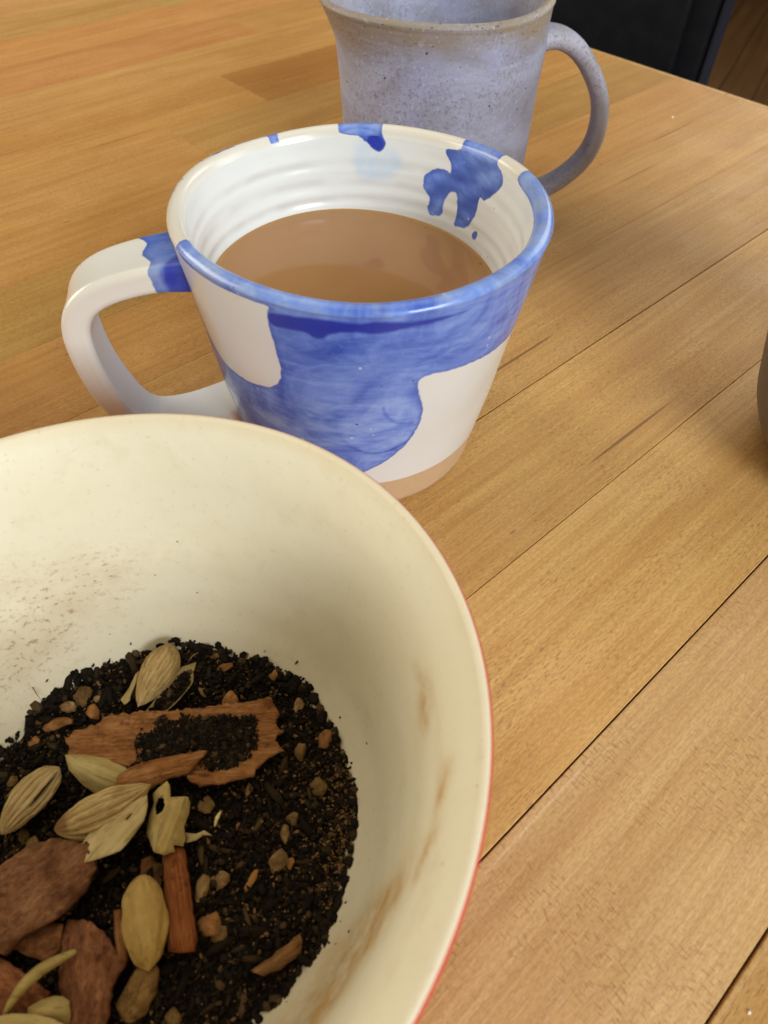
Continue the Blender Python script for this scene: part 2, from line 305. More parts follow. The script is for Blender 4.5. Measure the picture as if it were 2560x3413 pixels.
def spice_mat(name, stops, sx=40, sy=900, dark=(.06, .035, .018), spots=.0, rough=.65, bump=.5):
    t = NT(name); oc = t.coord(); rnd = t.info('Random')
    off = t.n.new('ShaderNodeCombineXYZ'); t.L(t.math('MULTIPLY', rnd, 13.0), off.inputs[0]); t.L(t.math('MULTIPLY', rnd, 29.0), off.inputs[2])
    v = t.vmath('ADD', oc, off.outputs[0])
    g = t.noise(t.map(v, (sx, sy, sy)), 1, 5, .65, .3); b = t.noise(v, 160, 4, .6)
    col = t.ramp(t.math('ADD', t.math('MULTIPLY', g, .55), t.math('MULTIPLY', b, .45)), stops)
    fib = t.noise(t.map(v, (sx * 2, sy * 2.2, sy * 2.2)), 1, 3, .7)
    col = t.mix(t.math('MULTIPLY', t.step(fib, .54, .68), .55), col, dark)
    if spots:
        sp = t.noise(v, 330, 3, .6); col = t.mix(t.math('MULTIPLY', t.step(sp, .58, .70), spots), col, dark)
    tint = t.info('Color'); col = t.mix(1.0, col, tint, 'MULTIPLY')
    col = t.mix(t.math('MULTIPLY', t.at('groove'), .85), col, (.13, .07, .022)); col = t.mix(t.at('slit'), col, (.035, .02, .012)); col = t.mix(t.at('browned'), col, (.20, .085, .035))  # groove: shade between the ribs painted in, along with darker fibre lines
    t.set(col, rough, .22)
    t.bump(t.math('ADD', g, t.math('MULTIPLY', fib, .6)), bump, .0007)
    return t.m
M_pod = spice_mat('cardamom_pod', [(.34, (.28, .165, .058)), (.5, (.51, .35, .145)), (.66, (.66, .50, .25))], 45, 1200, (.12, .065, .022), bump=.8)
M_husk = spice_mat('cardamom_husk', [(.32, (.32, .225, .09)), (.5, (.52, .395, .18)), (.68, (.66, .54, .29))], 40, 500, (.17, .12, .05), rough=.6, bump=.35)
M_bark = spice_mat('cinnamon_bark', [(.36, (.20, .082, .027)), (.5, (.39, .18, .064)), (.64, (.56, .31, .135))], 110, 1500, (.10, .036, .013), .6, .85, 1.2)
M_barkd = spice_mat('cinnamon_bark_outer', [(.36, (.11, .042, .018)), (.5, (.215, .092, .042)), (.64, (.36, .175, .085))], 420, 800, (.06, .022, .010), .55, .9, 1.0)
M_bit = spice_mat('ginger_bit', [(.34, (.09, .05, .018)), (.5, (.26, .155, .062)), (.68, (.48, .33, .16))], 260, 420, (.06, .03, .012), .5, .8, .8)

def tea_mat():
    t = NT('black_tea'); oc = t.coord()
    n = t.noise(oc, 900, 3, .6); r = t.at('grain')
    col = t.ramp(r, [(.0, (.006, .0044, .0030)), (.70, (.017, .0115, .0068)), (.92, (.046, .029, .013)), (1.0, (.10, .06, .026))])
    col = t.mix(t.math('MULTIPLY', t.step(n, .55, .75), .5), col, (.030, .022, .014))
    t.set(col, .85, .12); t.bump(n, .6, .0004); return t.m
M_tea = tea_mat()
def flat_mat(name, col, rough, spec=.4, var=.15, scale=40):
    t = NT(name); n = t.noise(t.coord(), scale, 4)
    lo = tuple(c * (1 - var) for c in col); hi = tuple(min(1, c * (1 + var)) for c in col)
    t.set(t.mix(n, lo, hi), t.math('MULTIPLY_ADD', n, .12, rough - .06), spec); t.bump(n, .08, .001); return t.m
M_dust = flat_mat('spice_dust', (.20, .112, .042), .8, .2, .5, 1500)
M_black = flat_mat('black_leather', (.008, .009, .012), .26, .5, .3, 60)
M_chairframe = flat_mat('dark_blue_metal', (.020, .024, .036), .2, .8, .15, 20)
M_jar = flat_mat('dark_stoneware', (.17, .135, .10), .6, .35, .35, 220)
M_floor = None
def floor_mat():
    t = NT('floor_board'); v = t.coord(); rnd = t.info('Random')
    off = t.n.new('ShaderNodeCombineXYZ'); t.L(t.math('MULTIPLY', rnd, 17.0), off.inputs[0])
    v = t.vmath('ADD', v, off.outputs[0]); g = t.noise(t.map(v, (2, 30, 30)), 1, 5, .6)
    t.set(t.ramp(g, [(.3, (.12, .055, .018)), (.7, (.21, .105, .035))]), .4, .4); return t.m
M_floor = floor_mat()
M_rug = flat_mat('slate_rug', (.075, .070, .095), .95, .1, .35, 300)
M_cab = flat_mat('dark_wood', (.022, .012, .010), .5, .3, .3, 20)
M_crumb = flat_mat('crumb', (.85, .80, .68), .6, .3, .1, 500)

# ---------------------------------------------------------------- floor
fl = link('floor', box_mesh('floor', -4, 6, -3, 7, -.80, -.762), M_cab); tag(fl, kind='structure')
fb = box_mesh('floor_board', 0, 4.2, 0, .116, -.020, 0, .0015, 1)
th = R(42.0723); ct, sn_ = math.cos(th), math.sin(th)
for i in range(26):
    for j in range(2):
        o = link('board', fb if (i + j) else fb, M_floor, fl)
        d = 1.35 + i * .119; s = -.9 + j * 4.205 - (i * .77 % 1.3)
        o.location = (d * -sn_ * -.25 + s * .05 + .25 + i * .0 , 0, 0)
        a = R(62); o.rotation_euler = (0, 0, a)
        n0 = Vector((math.sin(a), -math.cos(a))); t0 = Vector((math.cos(a), math.sin(a)))
        p = Vector((.2, 2.6)) + n0 * (-1.2 + i * .119) + t0 * (-1.4 + j * 4.205 - (i * .77 % 1.3))
        o.location = (p.x, p.y, -.74)
rug = link('rug', box_mesh('rug', -.45, .45, -.30, .30, 0, .012, .004, 2), M_rug, None, (1.66, 2.42, -.7385), R(42))
tag(rug, 'slate grey rug on the brown floor beyond the table corner', 'rug')
cab = empty('cabinet', (1.95, 4.25, -.74), 'dark brown low cabinet on the floor, far corner behind the chair', 'cabinet')
link('cabinet_body', box_mesh('cabinet_body', -.7, .7, -.2, .2, .10, .75, .006, 2), M_cab, cab)
link('plinth', box_mesh('plinth', -.66, .66, -.17, .17, 0, .099, .003, 1), M_black, cab)
cab.rotation_euler = (0, 0, R(-25))

# ---------------------------------------------------------------- table
table = empty('table', (0, 0, -.74), 'honey coloured butcher block table made of long maple planks', 'table')
def at_tn(t, n): return (t * ct - n * sn_, t * sn_ + n * ct)
seams = [-.2206, -.1748, -.1290, -.0832, -.0374, .0085, .0545, .1003, .1444, .1885, .2326, .2767, .3208, .3655, .4160, .4680, .515, .562, .609, .656, .703, .75]
gap = {4: .0006, 5: .00038, 6: .00018, 7: .00042}
TE = .4527
tints = {4: (1.15, 1.23, 1.56), 5: (1.17, 1.19, 1.22), 6: (1.07, 1.06, 1.03), 7: (.95, .92, .88), 8: (1.0, .91, .76), 9: (.97, .82, .62), 10: (.92, .77, .55), 11: (.98, .83, .61), 12: (1.02, .88, .68), 13: (.97, .81, .58), 14: (1.04, .91, .73), 15: (1.0, .86, .66), 16: (1.04, .92, .74), 17: (1.0, .91, .74), 18: (1.02, .94, .80)}
def plank(n0, n1, t0, t1, i, tint, mat, endround=False, dz=0.0):
    wn = n1 - n0
    bm = bmesh.new(); box_bm(bm, t0, t1, -wn / 2, wn / 2, -.032, 0)
    top = [e for e in bm.edges if all(abs(v.co.z) < 1e-6 for v in e.verts)]
    bmesh.ops.bevel(bm, geom=top, offset=.00022, segments=2, profile=.5, affect='EDGES')
    if endround:
        e = [e for e in bm.edges if all(abs(v.co.x - t1) < 1e-5 for v in e.verts) and all(v.co.z > -.001 for v in e.verts)]
        bm2 = e
    me = bpy.data.meshes.new('plank'); bm.to_mesh(me); bm.free()
    c = at_tn(0, (n0 + n1) / 2)
    o = link('plank', me, mat, table, (c[0], c[1], .74 + dz), th); o.color = (*tint, 1)
    return o
rp = random.Random(5)
for i in range(len(seams) - 1):
    g0 = gap.get(i, .00004) / 2; g1 = gap.get(i + 1, .00004) / 2
    n0, n1 = seams[i] + g0, seams[i + 1] - g1
    tb = tints.get(i, (.96 + rp.uniform(-.04, .04),) * 3)
    if i > 7: tb = (tb[0] * .98, tb[1] * 1.03, tb[2] * 1.12)
    cuts = [-.75]
    if i == 13: cuts += [.2345, .39]
    elif i == 12: cuts += [.17]
    elif i == 15: cuts += [.05, .30]
    elif i == 10: cuts += [-.20]
    elif i > 15: cuts += [rp.uniform(-.2, .35)]
    cuts += [TE - .004]
    for k in range(len(cuts) - 1):
        tt = tb
        if k == 1: tt = (tb[0] * .80, tb[1] * .72, tb[2] * .60) if i == 13 else tuple(x * rp.uniform(.88, 1.08) for x in tb)
        if k == 2 and i == 13: tt = (1.0, .95, .85)
        plank(n0, n1, cuts[k] + .00003, cuts[k + 1] - .00003, i, tt, M_woodx if i == 4 else M_wood, k == len(cuts) - 2)
eb = bmesh.new(); box_bm(eb, TE - .0039, TE + .004, seams[0], seams[-1], -.034, .0000)
es = [e for e in eb.edges if all(v.co.x > TE for v in e.verts) and all(abs(v.co.z) < 1e-6 for v in e.verts)]
bmesh.ops.bevel(eb, geom=es, offset=.0055, segments=6, profile=.5, affect='EDGES')
em = bpy.data.meshes.new('edge_strip'); eb.to_mesh(em); eb.free()
o = link('edge_strip', em, M_wood, table, (0, 0, .74), th); o.color = (1.08, 1.08, 1.08, 1)
o = link('underframe', box_mesh('underframe', -.70, .40, seams[0] + .05, seams[-1] - .05, -.09, -.0345), M_wood, table, (0, 0, .74), th)
for a in (-.66, .38):
    for b in (seams[0] + .08, seams[-1] - .08):
        p = at_tn(a, b); lg = link('leg', box_mesh('leg', -.03, .03, -.03, .03, 0, .6495, .003, 1), M_wood, table, (p[0], p[1], 0), th)

# ---------------------------------------------------------------- black chair behind the table corner
chair = empty('chair', (.205, 1.03, -.74), 'black padded chair with a glossy rounded edge behind the table corner', 'chair')
ca = R(-20); chair.rotation_euler = (0, 0, ca)
def rounded_panel(name, w, z0, z1, thick, r):
    bm = bmesh.new(); box_bm(bm, -w / 2, w / 2, -thick / 2, thick / 2, z0, z1)
    bmesh.ops.bevel(bm, geom=list(bm.edges), offset=r, segments=5, profile=.5, affect='EDGES')
    if z1 - z0 > .2:
        bmesh.ops.bisect_plane(bm, geom=bm.verts[:] + bm.edges[:] + bm.faces[:], plane_co=(0, 0, 0), plane_no=(1, 0, 0))
        for q in (-.75, -.5, -.25, .25, .5, .75): bmesh.ops.bisect_plane(bm, geom=bm.verts[:] + bm.edges[:] + bm.faces[:], plane_co=(q * w / 2, 0, 0), plane_no=(1, 0, 0))
        for v in bm.verts: v.co.y += .035 * (1 - (v.co.x / .2) ** 2)
    me = bpy.data.meshes.new(name); bm.to_mesh(me); bm.free(); me.polygons.foreach_set('use_smooth', [True] * len(me.polygons)); return me
link('backrest', rounded_panel('backrest', .40, .42, .86, .045, .018), M_black, chair, (0, 0, 0))
link('backrest_pad', rounded_panel('backrest_pad', .33, .44, .83, .02, .009), M_black, chair, (0, -.026, 0))
link('seat', rounded_panel('seat', .42, .43, .475, .42, .016), M_black, chair, (0, -.235, 0))
for sx in (-1, 1):
    link('side_rail', box_mesh('side_rail', -.006, .006, -.022, .022, .40, .875, .0055, 5), M_chairframe, chair, (sx * .2035, 0, 0))
    for yy in (-.02, -.42): link('leg', box_mesh('leg', -.014, .014, -.014, .014, 0, .425, .004, 2), M_chairframe, chair, (sx * .18, yy, 0))

# ---------------------------------------------------------------- blue and white mug
HM, RT, RB, TH = .07598, .0475, .03511, .0042
MX, MY = -.0084232, .15876741
E0, ANG, TX, TY = .0794744, -.979834, .0577189, -.0441563
def mug_deform(x, y, z):
    w = np.clip(z / HM, 0, 1.2); c_, s_ = math.cos(ANG), math.sin(ANG)
    a = (x * c_ + y * s_) * (1 + E0 * w); b = (-x * s_ + y * c_) * (1 - E0 * w)
    return np.stack([a * c_ - b * s_, a * s_ + b * c_, z + (TX * x + TY * y) * w], -1)
def mug_mesh():
    nphi = 840; prof = []; side = []
    for r in np.linspace(.0, RB - .0034, 8)[:-1]: prof.append((r, .0008)); side.append(0)
    for a in np.linspace(-90, -12, 8): prof.append((RB - .0030 + .0030 * math.cos(R(a)), .0030 + .0030 * math.sin(R(a)))); side.append(0)
    for z in np.linspace(.0033, HM - .0019, 150): prof.append((RB + (RT - RB) * z / HM, z)); side.append(0)
    rm = TH / 2
    for a in np.linspace(15, 165, 18): prof.append((RT - rm + rm * math.cos(R(a)), HM - rm + rm * math.sin(R(a)))); side.append(1)
    for z in np.linspace(HM - .0024, .010, 150):
        ring = .00009 * math.sin(z * 1250) * min(1, (HM - z) / .02) + .00007 * math.sin(z * 1900 + 1) * min(1, (HM - z) / .02)
        prof.append((RB + (RT - RB) * z / HM - TH + ring, z)); side.append(2)
    for r in np.linspace(.030, 0, 8)[1:]: prof.append((max(r, 1e-5), .007)); side.append(2)
    prof = np.array(prof); side = np.array(side)
    ph = np.linspace(-np.pi, np.pi, nphi, endpoint=False)
    rr = prof[:, 0][:, None] * np.ones(nphi); zz = prof[:, 1][:, None] * np.ones(nphi); pp = np.ones(len(prof))[:, None] * ph; ss = side[:, None] * np.ones(nphi)
    # hand-thrown wobble
    wob = .00018 * np.sin(3 * pp + zz * 90) + .00013 * np.sin(5 * pp - zz * 160 + 1)
    rr = rr + wob * np.clip(zz / .03, 0, 1)
    zz = zz + np.clip((zz - .06) / .016, 0, 1) * (.00035 * np.sin(2 * pp + .6) + .00022 * np.sin(5 * pp))
    V = mug_deform(rr * np.cos(pp), rr * np.sin(pp), zz).reshape(-1, 3)
    F = grid_faces(len(prof), nphi)
    me = fast_mesh('mug_body', V, F)
    z = zz.ravel() * 1000; d = np.degrees(pp.ravel()); s = ss.ravel()
    rr_mm = (35.1 + 12.4 * np.clip(z / 76, 0, 1)); k = np.radians(1) * 43.0
    Q = np.stack([d * k, z], -1)
    def P(L):
        q = np.array([(a * k, b) for a, b in L])
        for _ in range(2): q = np.stack([q * .75 + np.roll(q, -1, 0) * .25, q * .25 + np.roll(q, -1, 0) * .75], 1).reshape(-1, 2)
        return q
    def P1(L):
        q = np.array([(a * k, b) for a, b in L])
        return np.stack([q * .82 + np.roll(q, -1, 0) * .18, q * .18 + np.roll(q, -1, 0) * .82], 1).reshape(-1, 2)
    # --- outside: blue everywhere but two bare white fields
    lw = P([(-172, 70), (-166, 73.2), (-149, 73.6), (-143.1, 74.12), (-133.9, 74.5), (-123.1, 74.55), (-117.6, 74.35), (-112.6, 74.47), (-114.8, 71.15), (-115.2, 68.15), (-114.5, 62.78), (-113.5, 57.6), (-113.8, 53.51), (-115.8, 50.21), (-119.9, 47.55), (-124.8, 46.24), (-133.6, 45.74), (-142.1, 45.88), (-148.6, 47.98), (-154.2, 53.73), (-162, 60.4)])
    rw = P([(60, 49), (20, 51), (-10, 52), (-23, 52.1), (-26.5, 51.6), (-38.9, 53.31), (-49.7, 54.08), (-58.7, 54.39), (-68.1, 55.57), (-72.3, 54.31), (-70.8, 50.7), (-68.2, 45.23), (-67.3, 41.34), (-68.1, 35.35), (-71.6, 29.67), (-77.8, 23.86), (-87.8, 19.09), (-98, 16.6), (-112, 15.2), (-112, 5), (60, 5)])
    ft = P([(-178, 5), (-178, 26), (-168, 26), (-160, 21), (-156, 12), (-155, 5)])
    out = -np.maximum.reduce([sdist(Q, lw), sdist(Q, rw), sdist(Q, ft)])
    # --- rim: which arcs of the lip are blue
    def arcs(A):
        r = np.full(len(d), -99.)
        for a, b in A: r = np.maximum(r, np.minimum(d - a, b - d) * k)
        return r
    rim = arcs([(77, 94), (27, 45), (-152, 14.5), (118, 122)])
    # --- inside: drips running down from the lip
    drip = P1([(93.2, 79), (77.6, 79), (78.2, 75.13), (75.2, 72.06), (77.3, 69.32), (80.8, 70.14), (83.8, 72.36), (88.6, 74.28), (92.5, 75.31)])
    spl = P1([(44.5, 79), (26.3, 79), (25.9, 75.9), (21.8, 72.79), (21.3, 70.78), (28.9, 64.72), (31.9, 64.87), (32.7, 59.94), (35.5, 55.66), (43.0, 54.38), (42.3, 58.81), (43.6, 63.3), (46.2, 63.41), (49.1, 60.06), (49.5, 56.13), (54.3, 54.79), (57.1, 56.44), (55.7, 59.51), (59.6, 61.65), (59.4, 65.07), (55.3, 67.83), (49.7, 68.03), (47.0, 66.9), (47.7, 69.68), (51.2, 72.87), (48.7, 73.81), (44.8, 74.33)])
    rr_ = P([(16, 79), (14.7, 74.89), (8, 74.0), (2.3, 75.0), (-12.2, 75.6), (-60, 75.9), (-150, 75.9), (-150, 79)])
    dot = 1.1 - np.hypot((d - 30.5) * k, z - 55.3)
    ins = np.maximum.reduce([sdist(Q, drip), sdist(Q, spl), sdist(Q, rr_), dot])
    edge_out = P([(93, 79), (93, 70), (122, 70), (122, 73.9), (136, 74.2), (150, 74.0), (166, 73.7), (176, 73.5), (179.9, 73), (179.9, 79)])
    sd = np.where(s == 0, out, np.where(s == 2, ins, rim))
    up_ = np.clip((z - 73.2) / 1.4, 0, 1)
    back = (d > 46) & (d < 179.9)
    sd = np.where((s == 0) & (z > 73.2) & ~back, (1 - up_) * out + up_ * np.minimum(rim, 3), sd)
    lip = back & (s <= 1) & (z < 75.4 + .5 * np.sin(d * .35) + .4 * np.sin(d * .9)) & ((d > 96) | (d < 50))
    sd = np.where((s == 1) & back & (rr.ravel() > RT - .0020) & (d > 100), 75.86 + .16 * np.sin(d * .31) + .14 * np.sin(d * .83) - z, sd)
    attr(me, 'sd_blue', np.clip(sd, -12, 12))
    dk = P([(-115, 71.9), (-108.1, 72.3), (-100.2, 72.82), (-92.2, 72.41), (-85.4, 72.9), (-75.3, 72.21), (-60, 71.9), (-60, 71.3), (-81.1, 70.33), (-88.1, 69.36), (-92.2, 70.08), (-98.3, 69.12), (-99.4, 67.92), (-101.6, 67.65), (-104.1, 69.15), (-108.6, 68.72), (-114.7, 68.3)])
    dk2 = P([(80, 74.8), (75.5, 72.3), (77.3, 69.4), (80.8, 70.2), (83.8, 72.6)])
    dkh = P([(-179, 76), (-179, 56), (-160, 57), (-157, 76)])
    sdk = np.where(s == 0, np.maximum(sdist(Q, dk), sdist(Q, dkh)), np.where(s == 2, sdist(Q, dk2), -9))
    attr(me, 'sd_dark', np.clip(sdk, -9, 9))
    attr(me, 'sd_clay', np.where(s == 0, 14.0 - z + .15 * np.sin(d * .1), -9))
    pw = P([(89.7, 74), (73.7, 72), (67.0, 68.5), (70, 64), (76.8, 61.0), (89.9, 61.47)])
    attr(me, 'wash', np.where(s == 2, np.clip(sdist(Q, pw) / 2.5 + .2, 0, 1), 0))
    attr(me, 'pool', np.where(s == 2, np.clip(.55 + .35 * np.sin(d * .4 + z * .7), 0, 1), 0) * (z < 76))
    attr(me, 'crest', np.where(s == 1, 1.0, np.clip((z - 72.5) / 3.5, 0, 1) * np.where(s == 0, .8, .75)))
    cd = np.hypot((d + 82) * k, z - 39.5); sw = .55 * np.clip((11.5 - cd) / 2.0, 0, 1) * (cd < 11.5); rg_ = np.exp(-((cd - 11.2) / .45) ** 2) * np.clip(np.sin(np.arctan2(z - 39.5, (d + 82) * k) * 1.0 + 2.6) * .9 + .2, 0, 1); cd2 = np.hypot((d + 71) * k, z - 47); rg_ = np.maximum(rg_, .8 * np.exp(-((cd2 - 8.0) / .4) ** 2) * (z < 47) * (d < -70))
    attr(me, 'swirl', np.where(s == 0, sw - 1.3 * rg_, 0))
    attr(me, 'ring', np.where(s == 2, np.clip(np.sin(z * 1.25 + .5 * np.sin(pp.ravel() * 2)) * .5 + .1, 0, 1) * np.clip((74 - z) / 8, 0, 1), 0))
    attrv(me, 'brush', np.stack([pp.ravel(), z / 76 + .02 * pp.ravel(), np.zeros(len(z))], -1))
    return me
mug = empty('mug', (MX, MY, 0), 'white handmade mug with blue splashed glaze and bare clay foot, full of milky tea', 'mug')
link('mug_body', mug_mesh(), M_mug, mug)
def sweep(name, path, width, thick, az, seg=24, n=140, power=2.6, wfun=None, flare=None):
    """strap swept along a (rho,z) path in the vertical plane at azimuth az"""
    P = np.array(path, float)
    for _ in range(3):      # corner cutting
        q = [P[0]]
        for a, b in zip(P[:-1], P[1:]): q += [a * .75 + b * .25, a * .25 + b * .75]
        q.append(P[-1]); P = np.array(q)
    L = np.r_[0, np.cumsum(np.hypot(*np.diff(P, axis=0).T))]; s = np.linspace(0, L[-1], n)
    X = np.stack([np.interp(s, L, P[:, 0]), np.interp(s, L, P[:, 1])], -1)
    T = np.gradient(X, axis=0); T /= np.linalg.norm(T, axis=1)[:, None]; N = np.stack([-T[:, 1], T[:, 0]], -1)
    a = np.linspace(0, 2 * np.pi, seg, endpoint=False)
    if power == 'rect':
        W2, T2, rc = width / 2, thick / 2, thick * .27; pts_ = []
        for q, (ux, uy) in enumerate(((1, 1), (-1, 1), (-1, -1), (1, -1))):
            for b_ in np.linspace(0, 90, 7): an = R(b_ + 90 * q); pts_.append((ux * (W2 - rc) + rc * math.cos(an), uy * (T2 - rc) + rc * math.sin(an)))
            nx = ((-1, 1), (-1, -1), (1, -1), (1, 1))[q]; x0, y0 = pts_[-1]
            an = R(90 * (q + 1)); x1, y1 = nx[0] * (W2 - rc) + rc * math.cos(an), nx[1] * (T2 - rc) + rc * math.sin(an)
            for f_ in np.linspace(0, 1, 12)[1:-1]: pts_.append((x0 + (x1 - x0) * f_, y0 + (y1 - y0) * f_))
        pts_ = np.array(pts_); cxr, sxr = pts_[:, 0] / W2, pts_[:, 1] / T2; sxr = sxr * (1 - .10 * (1 - cxr ** 2) * (sxr > .9)); seg = len(pts_); power = 2
    else: cxr = None
    cx_ = np.sign(np.cos(a)) * np.abs(np.cos(a)) ** (2 / power); sx_ = np.sign(np.sin(a)) * np.abs(np.sin(a)) ** (2 / power)
    if cxr is not None: cx_, sx_ = cxr, sxr
    u = s / L[-1]
    w = np.ones(n) * width / 2 * (1 + (flare or 0) * (np.exp(-u * 14) + np.exp(-(1 - u) * 14))); t = np.ones(n) * thick / 2 * (1 + (flare or 0) * 1.3 * (np.exp(-u * 18) + np.exp(-(1 - u) * 18)))
    rho = X[:, 0:1] + N[:, 0:1] * t[:, None] * sx_; zz = X[:, 1:2] + N[:, 1:2] * t[:, None] * sx_; off = w[:, None] * cx_
    ca_, sa_ = math.cos(az), math.sin(az)
    V = np.stack([rho * ca_ - off * sa_, rho * sa_ + off * ca_, zz], -1)
    me = fast_mesh(name, V.reshape(-1, 3), grid_faces(n, seg))
    return me, s, L[-1], off, sx_, X
hp = [(.040, .0630), (.0520, .0627), (.0660, .0592), (.0722, .0520), (.0730, .0400), (.0712, .0275), (.0660, .0125), (.0550, .0105), (.0330, .0165)]
me, s, Ltot, off, sx_, X = sweep('handle', hp, .0165, .0070, R(190), 96, 260, 'rect', flare=.18)
sm = (s * 1000)[:, None] * np.ones(len(sx_)); om = off * 1000
sdh = np.maximum(11.0 + .8 * np.sin(om * .7 + 1) - .20 * om - sm, -9)
attr(me, 'sd_blue', np.clip(sdh, -9, 6).ravel()); attr(me, 'sd_dark', np.clip(om * .3 - 1.6 + (4.5 - sm) * .5, -9, .25).ravel())
attr(me, 'sd_clay', np.full(sm.size, -9.)); attr(me, 'wash', np.zeros(sm.size)); attr(me, 'pool', np.full(sm.size, .55)); attr(me, 'ring', np.zeros(sm.size))
cr = np.clip((np.abs(om) - 6.2) / 1.6, 0, 1) * .7 + np.clip(sx_, 0, 1)[None, :] * .5
attr(me, 'crest', np.clip(cr, 0, 1).ravel()); attrv(me, 'brush', np.stack([sm.ravel() * .03, om.ravel() * .03, 0 * sm.ravel()], -1))
link('handle', me, M_mug, mug)

# tea in the mug
def chai_mesh():
    lev = .0520; n = 300; ph = np.linspace(-np.pi, np.pi, n, endpoint=False); rings = []
    zz = np.full(n, lev)
    for _ in range(12):
        r = RB + (RT - RB) * zz / HM - TH + .0006
        q = mug_deform(r * np.cos(ph), r * np.sin(ph), zz); zz = zz - (q[:, 2] - lev)
    edge = mug_deform(r * np.cos(ph), r * np.sin(ph), zz); edge[:, 2] = lev
    K = [1, .985, .97, .95, .9, .8, .6, .4, .2, .0005]; men = [.0007, .00025, .00008, 0, 0, 0, 0, 0, 0, 0]; cr = [1, .8, .45, .15, .05, 0, 0, 0, 0, 0]
    V = []; c = []
    for kk, m, q in zip(K, men, cr):
        e = edge * [kk, kk, 1]; e[:, 2] += m; V.append(e); c += [q] * n
    V = np.concatenate(V); me = fast_mesh('milky_tea', V, grid_faces(len(K), n)[:, ::-1]); attr(me, 'crest', c)
    bm = bmesh.new(); bm.from_mesh(me); bmesh.ops.recalc_face_normals(bm, faces=bm.faces)
    if sum(f.normal.z for f in bm.faces) < 0: bmesh.ops.reverse_faces(bm, faces=bm.faces)
    bm.to_mesh(me); bm.free(); return me
t = link('milky_tea', chai_mesh(), M_chai, None, (MX, MY, 0)); tag(t, 'milky brown tea filling the blue and white mug', 'tea')

for k_, (a_, f_, r_) in enumerate(((-172, .955, .0007), (-168, .972, .0005), (62, .985, .0005), (55, .975, .0004), (100, .985, .00045), (20, .98, .0004))):
    rr_ = .0385 * f_; bv_, bf_ = ico_arrays(3); p_ = mug_deform(np.array([rr_ * math.cos(R(a_))]), np.array([rr_ * math.sin(R(a_))]), np.array([.0520]))[0]
    link('bubble', fast_mesh('bubble', bv_ * [r_, r_, r_ * .8], bf_), M_chai, t, (p_[0], p_[1], .0520))
# ---------------------------------------------------------------- grey mug
GX, GY, GH = .01478, .29492, .085
def grey_mesh():
    n = 420
    outp = [(.0, .001), (.030, .001), (.0335, .0006), (.0352, .002), (.0362, .006), (.0368, .014), (.0375, .024), (.0378, .036), (.0380, .046), (.0384, .057), (.0390, .066), (.0397, .073), (.0409, .0785), (.0421, .0825)]
    z = np.array([p[1] for p in outp[4:]]); r = np.array([p[0] for p in outp[4:]])
    zs = np.linspace(z[0], z[-1], 90); rs = np.interp(zs, z, r)
    ker = np.hanning(9); ker /= ker.sum(); rs2 = np.convolve(np.pad(rs, 4, 'edge'), ker, 'valid')
    prof = outp[:4] + list(zip(rs2, zs)); sd = [0] * len(prof)
    for a in np.linspace(10, 170, 12): prof.append((.0410 + .0018 * math.cos(R(a)), .0832 + .0018 * math.sin(R(a)))); sd.append(1)
    for zz in np.linspace(.0825, .008, 70):
        prof.append((np.interp(zz, zs, rs2) - .0034, zz)); sd.append(2)
    prof += [(.030, .0055), (.012, .005), (1e-5, .005)]; sd += [2] * 3
    prof = np.array(prof); ph = np.linspace(0, 2 * np.pi, n, endpoint=False)
    rr = prof[:, :1] * np.ones(n); zz = prof[:, 1:] * np.ones(n); pp = np.ones((len(prof), 1)) * ph
    rr = rr + .0002 * np.sin(3 * pp + zz * 70) * (zz > .01)
    zz = zz + np.clip((zz - .07) / .015, 0, 1) * .0004 * np.sin(3 * pp + 1)
    lean = .0009 + .0033 * (1 - np.clip((zz - .070) / .015, 0, 1))
    V = np.stack([rr * np.cos(pp) + lean, rr * np.sin(pp), zz], -1).reshape(-1, 3)
    me = fast_mesh('mug_body', V, grid_faces(len(prof), n)); z = zz.ravel(); s = (np.array(sd)[:, None] * np.ones(n)).ravel()
    wav = .0022 * np.sin(2 * pp + 1).ravel() + .0012 * np.sin(7 * pp).ravel()
    attr(me, 'band', np.clip((z - .0725 + wav) / .007, 0, 1) * np.where(s == 2, .35, 1)); attr(me, 'thin', np.zeros(len(z)))
    return me
grey = empty('mug', (GX, GY, 0), 'tall lavender grey speckled mug with tan rim behind the blue and white mug', 'mug')
link('mug_body', grey_mesh(), M_grey, grey)
gp = [(.039, .0700), (.0475, .0712), (.0560, .0672), (.0635, .0590), (.0690, .0500), (.0708, .0400), (.0695, .0305), (.0640, .0225), (.0550, .0155), (.0380, .0085)]
me, s, Ltot, off, sx_, X = sweep('handle', gp, .0125, .0066, R(0), 32, 160, 2.3, flare=.35)
om = np.abs(off) / .00625
attr(me, 'band', np.zeros(om.size)); attr(me, 'thin', np.clip((om - .55) / .35, 0, 1).ravel() * .8)
link('handle', me, M_grey, grey)

